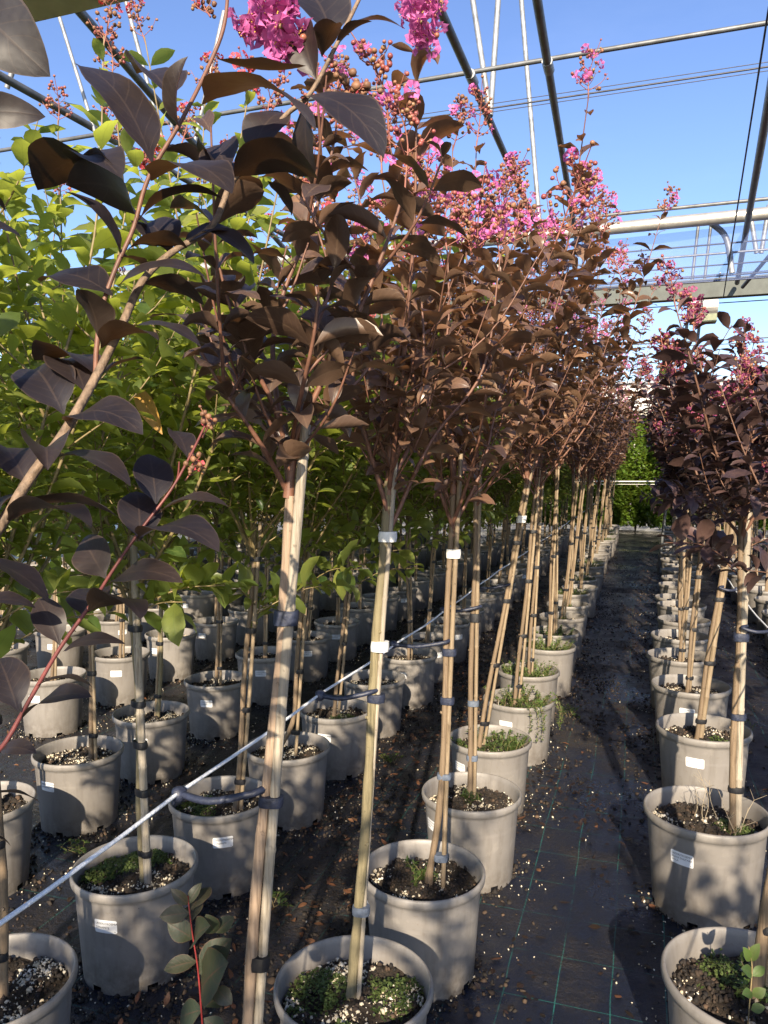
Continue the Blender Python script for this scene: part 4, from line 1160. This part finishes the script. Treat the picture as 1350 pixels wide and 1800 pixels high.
# unseen trees, mostly in row, added to throw shade into the picture
SHADE = []
for (kd, x, y) in [('A', -.6, -.7), ('A', -.62, -1.7), ('A', -.25, -2.4), ('A', .25, -1.9), ('G', -1.4, .2), ('S', 1.08, -1.1), ('S', 1.08, .9), ('S', 1.08, 2.0), ('S', 1.08, 3.0)]:
    nm = {'A': 'bronze-leaved', 'R': 'dark-leaved', 'G': 'green-leaved', 'S': 'dark-leaved'}[kd]
    o = put(kd, x, y, '%s crape myrtle standing beside or behind the photographer, outside the picture' % nm, rng)
    o['group'] = 'crape myrtles outside the picture'

# ------------------------------------------------------------------ support cords along the rows
def cord(x, z, y0, y1, label, mat='cord', r=.003, sag=.006, slope=0.0):
    mb = MB()
    ys = np.arange(y0, y1, .14)
    rg = np.random.default_rng(int(abs(x) * 100))
    pts = np.stack([x + slope * np.maximum(0, ys - 5) + .004 * np.sin(ys * 3.1), ys, z - sag * np.abs(np.sin((ys - 1.02) * PI / .57)) + .003 * np.sin(ys * 1.7)], -1)
    tube(mb, pts, r, 6, 0)
    o = ob('cord', mb.mesh('cord', [M[mat]]))
    tag(o, label, 'cord', 'cords tying the stakes of each row together')
    return o
cA = cord(-.665, .955, .3, 16.8, 'thin white cord tied to the stakes in the row left of the aisle')
cR = cord(.40, .945, .6, 16.8, 'white cord strung along the stakes right of the aisle', slope=.034)
cC = cord(-2.12, .93, 1.0, 14, 'pale cord strung through the green trees of the third row', 'wire', .003)
cB = cord(-1.30, .97, 4.0, 14, 'thin dark cord strung along the second row of stakes', 'dark_wire', .0025)
# blue straps that hold the white cord to the nearest stakes: parts of the cord
def strap(p, q, parent):
    mb = MB()
    p, q = np.array(p), np.array(q)
    m = (p + q) / 2 + [0, -.018, -.004]
    pts = spline([p + [0, 0, -.0], m, q + [0, -.012, 0.004], q + [.016, .004, .008]], 5)
    tube(mb, pts, .0058, 7, 0)
    blobs(mb, [p], .011, np.random.default_rng(4), 0, ICO1, .1, .8)
    tube(mb, [p + [-.004, 0, -.0], p + [-.008, -.004, -.016]], [.005, .003], 5, 0)
    ob('strap', mb.mesh('strap', [M['blue_tie']]), parent)
for (x, yy) in [(-.545, 1.02), (-.555, 1.57), (-.52, 2.1), (-.545, 2.68), (-.535, 3.25)]:
    strap((-.665, yy - .02, .955), (x, yy - .004, .965), cA)
for (x, yy) in [(.315, 2.68), (.33, 3.58)]:
    strap((.40, yy, .945), (x, yy - .01, .95), cR)

# ------------------------------------------------------------------ litter on the cloth
def scatter(n, rng, rows, xr, yr, bias=.5):
    x = rng.uniform(*xr, n); yy = yr[0] + (yr[1] - yr[0]) * rng.uniform(0, 1, n) ** 1.6
    m = rng.uniform(0, 1, n) < bias
    rx = np.array(rows)[rng.integers(0, len(rows), n)] + rng.normal(size=n) * .16
    x[m] = rx[m]
    return x, yy
rows = [-3.1, -2.2, -1.39, -.585, .26, 1.08]
rg = np.random.default_rng(50)
x, y = scatter(1000, rg, rows, (-4, 1.8), (1.2, 15), .35)
x2, y2 = rg.uniform(-1.3, -.6, 520), rg.uniform(1.2, 5.5, 520)
x = np.concatenate([x, x2]); y = np.concatenate([y, y2]); n = len(x)
mb = MB()
a = rg.uniform(0, 6.28, n)
leaves(mb, np.stack([x, y, np.full(n, .007)], -1), np.stack([np.cos(a), np.sin(a), rg.normal(size=n) * .12], -1), np.stack([rg.normal(size=n) * .25, rg.normal(size=n) * .25, np.ones(n)], -1), rg.uniform(.014, .05, n), rg.uniform(.010, .022, n), rg.uniform(-.9, 1.2, n), rg.uniform(-.2, .7, n), rg, 0, 5, 2, a0=0.1)
tag(ob('fallen_leaves', mb.mesh('fallen_leaves', [M['litter_leaf']])), 'dry brown and orange leaves fallen over the black cloth', 'leaf litter', kind='stuff')
mb = MB()
def drift(n, yr, rowsw=.11, seed=0):
    r = np.random.default_rng(seed)
    x, y = scatter(n, r, rows, (-3.5, 1.6), yr, .7)
    f = np.sin(x * 7 + np.sin(y * 2.3 + seed) * 2) + np.sin(y * 5.1 + x * 3 + seed) + .7 * np.sin(x * 23 + y * 17) + r.normal(size=n) * .55
    return x[f > .55], y[f > .55]
x, y = drift(15000, (1.2, 10), seed=3); n = len(x)
near_row = np.abs(x[:, None] - np.array(rows)[None]).min(1)
k_ = (near_row < .27) | (rg.uniform(0, 1, n) < .22)
x, y = x[k_], y[k_]; n = len(x)
blobs(mb, np.stack([x, y, np.full(n, .002)], -1), rg.uniform(.0014, .0046, n) * (1 + .7 * (rg.uniform(0, 1, n) > .95)), rg, 0, ICO0, .4, .4)
tag(ob('perlite_crumbs', mb.mesh('perlite_crumbs', [M['perlite']])), 'white and tan perlite crumbs spilt around the pots', 'crumbs', kind='stuff')
mb = MB()
x, y = drift(60000, (1.2, 17), seed=5); n = len(x)
xa, ya = rg.uniform(-.6, .35, 12000), 1.5 + 13 * rg.uniform(0, 1, 12000) ** 1.4
ka = ((np.sin(xa * 11 + ya * 2) + np.sin(ya * 6.3 + xa * 5) + rg.normal(size=12000) * .8) > .2) & ((ya > 3.2) | (rg.uniform(0, 1, 12000) < .35))
x = np.concatenate([x, xa[ka]]); y = np.concatenate([y, ya[ka]]); n = len(x)
xb, yb = rg.uniform(-1.36, -.6, 16000), 1.3 + 8 * rg.uniform(0, 1, 16000) ** 1.5
kb = (np.sin(xb * 13 + yb * 3) + np.sin(yb * 5.3 - xb * 4) + rg.normal(size=16000) * .9) > .1
x = np.concatenate([x, xb[kb]]); y = np.concatenate([y, yb[kb]]); n = len(x)
kc = ~((x > -.42) & (x < .06) & (y < 3.6) & (rg.uniform(0, 1, n) < .75)); x, y = x[kc], y[kc]; n = len(x)
blobs(mb, np.stack([x, y, np.full(n, .0015)], -1), .002 + .009 * rg.uniform(0, 1, n) ** 1.6, rg, 0, ICO0, .5, .35)
tag(ob('soil_crumbs', mb.mesh('soil_crumbs', [M['crumb']])), 'dark soil and bark crumbs drifted over the ground cloth', 'soil', kind='stuff')
# wet dark leaf scraps trodden into the cloth, and soil washed out round each pot foot
mb = MB(); r5 = np.random.default_rng(81)
n = 9000
x = np.concatenate([r5.uniform(-.55, .2, 6000), r5.uniform(-3.2, -.5, 3000)]); y = 1.6 + 13 * r5.uniform(0, 1, n) ** 1.3
f = np.sin(x * 9 + np.sin(y * 3.1) * 1.6) + np.sin(y * 4.7 + x * 6) + .6 * np.sin(x * 31 + y * 13) + r5.normal(size=n) * .6
kk = (f > .1) & ((y > 3.0) | (r5.uniform(0, 1, n) < .3))
x, y = x[kk], y[kk]; n = len(x); a = r5.uniform(0, 6.28, n)
leaves(mb, np.stack([x, y, np.full(n, .005)], -1), np.stack([np.cos(a), np.sin(a), r5.normal(size=n) * .08], -1), np.stack([r5.normal(size=n) * .2, r5.normal(size=n) * .2, np.ones(n)], -1), r5.uniform(.010, .042, n), r5.uniform(.008, .022, n), r5.uniform(-.7, .9, n), r5.uniform(-.2, .5, n), r5, 0, 3, 2, a0=0.1)
tag(ob('wet_leaf_scraps', mb.mesh('wet_leaf_scraps', [M['wet_leaf']])), 'dark wet leaf scraps trodden into the ground cloth', 'leaf litter', kind='stuff')
mb = MB(); C_, W_ = [], []
for o in [q for q in bpy.data.objects if q.name.startswith('crape_myrtle') and 1 < q.location.y < 9]:
    for lst, m in ((C_, 260), (W_, 85)):
        a = r5.uniform(0, 6.28, m); k0 = r5.uniform(0, 6.28)
        q = .15 + np.abs(r5.normal(size=m)) * .05 * (1.2 + np.sin(a + k0) + .5 * np.sin(3 * a + k0))
        lst.append(np.stack([o.location.x + q * np.cos(a), o.location.y + q * np.sin(a), np.full(m, .003)], -1))
C_, W_ = np.concatenate(C_), np.concatenate(W_)
blobs(mb, C_, .002 + .009 * r5.uniform(0, 1, len(C_)) ** 2, r5, 0, ICO0, .5, .4)
blobs(mb, W_, .0014 + .004 * r5.uniform(0, 1, len(W_)) ** 2, r5, 1, ICO0, .4, .4)
tag(ob('washed_out_soil', mb.mesh('washed_out_soil', [M['crumb'], M['perlite']])), 'soil and perlite washed out round the feet of the pots', 'soil', kind='stuff')
# little weeds growing by the pots
def ground_weed(x, y, seed, label, n=10, h=.05):
    rng = np.random.default_rng(seed); mb = MB()
    for i in range(n):
        b = np.array([rng.normal() * .025, rng.normal() * .02, 0]); e = b + [rng.normal() * .03, rng.normal() * .03, h * rng.uniform(.4, 1.1)]
        tube(mb, [b, (b + e) / 2, e], [.001, .0009, .0006], 4, 1, False); m = 6
        d = norm(np.stack([rng.normal(size=m), rng.normal(size=m), rng.uniform(0, .8, m)], -1))
        leaves(mb, b + (e - b) * rng.uniform(.3, 1, m)[:, None], d, np.tile([0, 0, 1.], (m, 1)), rng.uniform(.012, .028, m), rng.uniform(.007, .014, m), .7, .2, rng, 0, 3, 2)
    o = ob('weed', mb.mesh('weed', [M['weed_leaf'], M['green_twig']]), None, (x, y, 0))
    tag(o, label, 'weed', 'weeds rooted in the ground cloth')
ground_weed(-1.14, 2.28, 1, 'small pale weed at the foot of the moss-edged pot')
ground_weed(-2.0, 2.35, 2, 'small weed left of the pot split by a slanting shadow')
ground_weed(-.37, 4.6, 3, 'bright green weed beside the sunlit pots on the aisle edge', 14, .08)
ground_weed(.53, 4.45, 4, 'leafy green weed right of the gravel-topped pot', 22, .14)
ground_weed(-1.17, 3.6, 5, 'low weed between the second-row pots', 12, .04)

# ------------------------------------------------------------------ greenhouse frame overhead
GH = empty('greenhouse_frame', (0, 8, 0))
tag(GH, 'bare galvanised greenhouse frame of pipes, struts and gutters above the plants', 'greenhouse frame')
def pipe(name, p, q, r, mat, sides=10, bend=None):
    mb = MB()
    p = np.array(p, float) - [0, 8, 0]; q = np.array(q, float) - [0, 8, 0]
    pts = [p, q] if bend is None else spline([p, np.array(bend, float) - [0, 8, 0], q], 8)
    tube(mb, pts, r, sides, 0)
    return ob(name, mb.mesh(name, [M[mat]]), GH)
Zr = H + 2.4
def ext(p, q, t): p, q = np.array(p, float), np.array(q, float); return p + (q - p) * t
for (a, b, t0, t1, r) in [((-1.03, 3.9, Zr), (-1.015, 6.15, Zr), -1.2, 2.0, .025), ((-.54, 4.09, Zr), (-.605, 6.19, Zr), -1.2, 2.05, .025), ((-3.73, 3.8, Zr), (-3.65, 4.86, Zr), -3, 4.3, .026), ((-2.8, 3.34, Zr), (-3.18, 5.2, Zr), -1.5, 2.7, .026), ((.758, 5.76, Zr), (1.065, 10.0, Zr), -.9, 1.2, .03)]:
    pipe('purlin', ext(a, b, t0), ext(a, b, t1), r, 'dark_galv')
pipe('crossbar', (-9, 4.76, Zr + .04), (9, 4.76, Zr + .04), .0145, 'dark_galv')
for dz, r in ((0, .0055), (.035, .0025), (-.03, .0025)):
    pipe('cable', (-9, 5.22, Zr + .02 + dz), (9, 5.22, Zr + .02 + dz * .6), r, 'dark_wire', 6)
for (cx_, r_) in ((-1.02, .032), (-.56, .032), (-3.66, .034), (-3.09, .034), (.69, .038)):
    pipe('clamp', (cx_ - .0, 4.70, Zr + .002), (cx_, 4.82, Zr + .002), r_, 'galv')
# v-shaped struts standing on the purlins
def strut(x0, y0, x1, y1, Y0, Y1, r=.02, mat='galv'):
    pipe('strut', P(x0, y0, Y0), P(x1, y1, Y1), r, mat)
strut(862, 204, 828, -20, 5.28, 5.28, .019); strut(862, 204, 877, -20, 5.28, 5.28, .019); strut(950, 412, 914, -30, 8.42, 8.42, .026)
strut(12, 155, 68, -15, 3.95, 3.95, .017); strut(178, 268, 92, -10, 4.6, 4.4, .013); strut(300, 300, 218, -10, 4.6, 4.4, .014); strut(338, 270, 394, 20, 5.2, 5.2, .017)
strut(1330, 445, 1318, 370, 9.2, 9.2, .025); strut(1338, 445, 1352, 360, 9.2, 9.2, .025)
# front cross gutter, top left
gy = 2.95
pa, pb = P(-60, 35, gy), P(120, -14, gy)
zc = (pa[2] + pb[2]) / 2
mb = MB(); box(mb, (0, gy - 8, zc + .03), (16, .16, .13)); box(mb, (0, gy - 8, zc + .105), (16, .22, .02))
ob('gutter', mb.mesh('gutter', [M['bright_galv']], False), GH)
# far gutter, film and beam
pipe('gutter', (-9, 8.42, H + 2.5), (9, 8.42, H + 2.52), .062, 'bright_galv', 16)
pipe('crossbar', (-9, 8.42, H + 2.64), (9, 8.42, H + 2.66), .018, 'dark_galv')
k = N('plastic_film'); k.b.inputs['Base Color'].default_value = (.07, .12, .30, 1); k.b.inputs['Roughness'].default_value = .6; k.b.inputs['Alpha'].default_value = .34
M['film'] = k.m
mb = MB(); nxx = 60
xs = np.linspace(-9, 9, nxx)
zz = np.linspace(1.93, 2.45, 5)
V = [[xx, 8.56 - 8 + .03 * math.sin(xx * 3 + z_ * 6), H + z_] for z_ in zz for xx in xs]
mb.add(V, [[i * nxx + j, i * nxx + j + 1, (i + 1) * nxx + j + 1, (i + 1) * nxx + j] for i in range(4) for j in range(nxx - 1)])
ob('plastic_film', mb.mesh('plastic_film', [M['film']]), GH)
for zq, r, m_ in ((2.30, .009, 'dark_wire'), (2.205, .012, 'galv'), (2.09, .008, 'dark_wire'), (1.98, .009, 'dark_wire'), (1.93, .009, 'dark_wire')):
    pipe('cable', (-9, 8.62, H + zq), (9, 8.62, H + zq + .02), r, m_, 6)
mb = MB(); box(mb, (0, 11 - 8, H + 2.38), (20, .10, .20)); box(mb, (0, 11 - 8, H + 2.49), (20, .16, .02)); box(mb, (0, 11 - 8, H + 2.27), (20, .14, .02))
ob('beam', mb.mesh('beam', [M['beam']], False), GH)
for Yq, zq, r in ((11.3, 2.32, .007), (11.3, 2.24, .007), (11.3, 2.56, .006), (11.3, 2.62, .006), (14., 2.17, .011), (14., 2.10, .008)):
    pipe('cable', (-10, Yq, H + zq), (10, Yq, H + zq + .02), r, 'dark_wire', 6)
for (x, Yq) in ((1228, 11.6), (1250, 11.9)):
    top = P(x, 392, Yq); bot = P(x - 24, 600, Yq); dirn = (bot - top) / (top[2] - bot[2])
    pipe('post', top, top + dirn * top[2], .022, 'dark_galv')
for (x, Yq) in ((1036, 11.6), (1054, 11.9)):
    top = P(x, 410, Yq); pipe('post', top, (top[0] - .1, top[1], 0), .02, 'dark_galv')
pipe('arch_brace', P(1245, 388, 8.6), P(1287, 480, 8.6), .03, 'galv', bend=P(1276, 418, 8.6))
pipe('cable', P(1352, 10, 4.6), P(1272, 520, 8.6), .006, 'dark_wire', 6)
pipe('brace', P(1352, 450, 8.7), P(1305, 505, 9.2), .02, 'dark_galv')
# heater hanging under the beam
ht = empty('hanging_heater', tuple(P(1236, 540, 12.3)))
tag(ht, 'drum-shaped pale heater hung on thin rods under the far beam', 'heater')
mb = MB(); tube(mb, [[-.19, 0, 0], [.19, 0, 0]], .17, 24, 0)
ob('drum', mb.mesh('drum', [M['bright_galv']], False), ht)
mb = MB(); box(mb, (0, 0, -.17), (.36, .24, .12)); ob('casing', mb.mesh('casing', [simple('olive_case', (.16, .18, .10), .5)], False), ht)
for sx in (-.17, .17):
    mb = MB(); tube(mb, [[sx, 0, .15], [sx, -.6, .34]], .01, 6, 0); ob('rod', mb.mesh('rod', [M['galv']]), ht)

# ------------------------------------------------------------------ beyond the rows
bd = empty('white_building', (0, 34, 0))
tag(bd, 'long low white building with panelled upper wall at the end of the aisle', 'building')
mwh = simple('white_cladding', (.62, .62, .60), .6, var=.08, scale=.6); mbe = simple('beige_wall', (.42, .39, .33), .7, var=.1, scale=.8); mgr = simple('grey_trim', (.25, .27, .30), .5)
mb = MB(); box(mb, (0, 3, 2.0), (46, 6, 4.0)); ob('wall', mb.mesh('wall', [mbe], False), bd)
mb = MB(); box(mb, (0, 2.94, 4.55), (46, 6.2, 1.1)); ob('upper_wall', mb.mesh('upper_wall', [mwh], False), bd)
mb = MB(); box(mb, (0, 2.9, 5.14), (46.2, 6.4, .1)); ob('roof_edge', mb.mesh('roof_edge', [mgr], False), bd)
mb = MB(); box(mb, (0, -.1, 3.25), (46, .2, .55)); ob('canopy', mb.mesh('canopy', [mwh], False), bd)
for i in range(24):
    mb = MB(); box(mb, (-22 + i * 1.9 + .03 * (i % 3), -.20, 4.5), (.07, .06, .9)); ob('rib', mb.mesh('rib', [mgr], False), bd)
ct = empty('cypress', (1.45, 52, 0))
tag(ct, 'pointed tip of a distant conifer above the white building', 'tree')
rg = np.random.default_rng(9); mb = MB()
n = 2600; h_ = rg.uniform(.12, 1, n); a = rg.uniform(0, 6.28, n); q = 1.25 * (1 - h_) ** .7 * np.sqrt(rg.uniform(.2, 1, n)) + .05
leaves(mb, np.stack([q * np.cos(a), q * np.sin(a), h_ * 8.3], -1), np.stack([np.cos(a) * .5, np.sin(a) * .5, np.ones(n)], -1), np.stack([np.cos(a), np.sin(a), np.zeros(n)], -1), rg.uniform(.25, .55, n), rg.uniform(.12, .22, n), .4, .2, rg, 0, 3, 2)
ob('crown', mb.mesh('crown', [M['green_leaf']]), ct)
mb = MB(); tube(mb, [[0, 0, 0], [0, 0, 7.5]], [.18, .04], 8); ob('trunk', mb.mesh('trunk', [M['trunk']]), ct)
def hedge_plant(x, y, h, w, seed, label, n=11000, mat='hedge_leaf'):
    rg = np.random.default_rng(seed)
    t = empty('shrub', (x, y, 0)); tag(t, label, 'shrub', 'shrubs closing the far end of the rows')
    mb = MB(); z = rg.uniform(.06, 1, n); a = rg.uniform(0, 6.28, n)
    env = w * np.clip(1.05 - np.abs(z - .45) ** 2 * 2.2, .15, 1) * (1 + .25 * np.sin(a * 3 + z * 9 + seed))
    q = env * np.sqrt(rg.uniform(.15, 1, n))
    d = norm(np.stack([np.cos(a) + rg.normal(size=n) * .5, np.sin(a) + rg.normal(size=n) * .5, rg.normal(size=n) * .5 + .1], -1))
    leaves(mb, np.stack([q * np.cos(a), q * np.sin(a), z * h], -1), d, np.tile([0, 0, 1.], (n, 1)), rg.uniform(.09, .16, n), rg.uniform(.055, .09, n), .8, .2, rg, 0, 3, 2)
    ob('crown', mb.mesh('crown', [M[mat]]), t)
    mb = MB()
    for i in range(5):
        aa = i * 1.3; e = np.array([math.cos(aa) * w * .6, math.sin(aa) * w * .6, h * .85])
        tube(mb, spline([[0, 0, 0], e * [.4, .4, .5], e], 4), np.linspace(.02, .006, 9), 6)
    ob('trunk', mb.mesh('trunk', [M['trunk']]), t)
spots = [(-2.9, 19.2), (-1.9, 19.0), (-.95, 19.4), (-.1, 19.8), (.75, 19.3), (1.7, 19.0), (2.7, 19.3), (3.8, 19.1)]
nm = ['far left', 'left of the aisle end behind stakes', 'bright, left side of the aisle end', 'bright, directly closing the aisle end', 'right side of the aisle end', 'behind the right row', 'behind the second right row', 'far right']
for i, (x, y) in enumerate(spots):
    hedge_plant(x, y, 2.75 + .2 * math.sin(i * 2.1), .72, 60 + i, 'tall light green shrub, %s' % nm[i])
# far trees to the left, seen as the end of the green rows
mb = MB(); rg = np.random.default_rng(70)
n = 16000
x = rg.uniform(-26, -3.6, n); z = rg.uniform(.05, 1, n) ** .8
yb = 16.5 + np.abs(np.sin(x * 1.7)) * .6 + rg.uniform(0, 1.2, n) - (x < -9) * (np.abs(x + 9) * .75)
d = norm(rg.normal(size=(n, 3)))
leaves(mb, np.stack([x, yb, z * (2.7 + .25 * np.sin(x * 3.1))], -1), d, np.tile([0, 0, 1.], (n, 1)), rg.uniform(.10, .17, n), rg.uniform(.06, .09, n), .8, .2, rg, 0, 3, 2)
tag(ob('far_planting', mb.mesh('far_planting', [M['green_leaf']])), 'mass of green foliage behind the farthest rows on the left', 'foliage', kind='stuff')
# white pipe crossing the far end of the aisle
mb = MB(); tube(mb, [[-3, 18.2, 1.22], [4, 18.2, 1.24]], .018, 8); tube(mb, [[-3, 18.2, 1.16], [4, 18.2, 1.17]], .008, 6)
o = tag(ob('irrigation_pipe', mb.mesh('irrigation_pipe', [M['bright_galv']])), 'pale pipe crossing the far end of the aisle before the shrubs', 'pipe')

# ------------------------------------------------------------------ one yellow leaf caught in the green foliage is part of a near green tree
gt_ = [o for o in bpy.data.objects if o.get('label', '').startswith('green-leaved crape myrtle with a whitish stake')][0]
mb = MB(); rg = np.random.default_rng(3)
B = P(240, 680, 1.75) - np.array(gt_.location); E_ = P(286, 765, 1.72) - np.array(gt_.location)
leaves(mb, B, E_ - B, (0.3, -1, .3), np.linalg.norm(E_ - B), .055, .5, .5, rg, 0, 8, 4)
ob('yellowed_leaf', mb.mesh('yellowed_leaf', [M['yellow_leaf']]), gt_)

print('objects', len(bpy.data.objects))
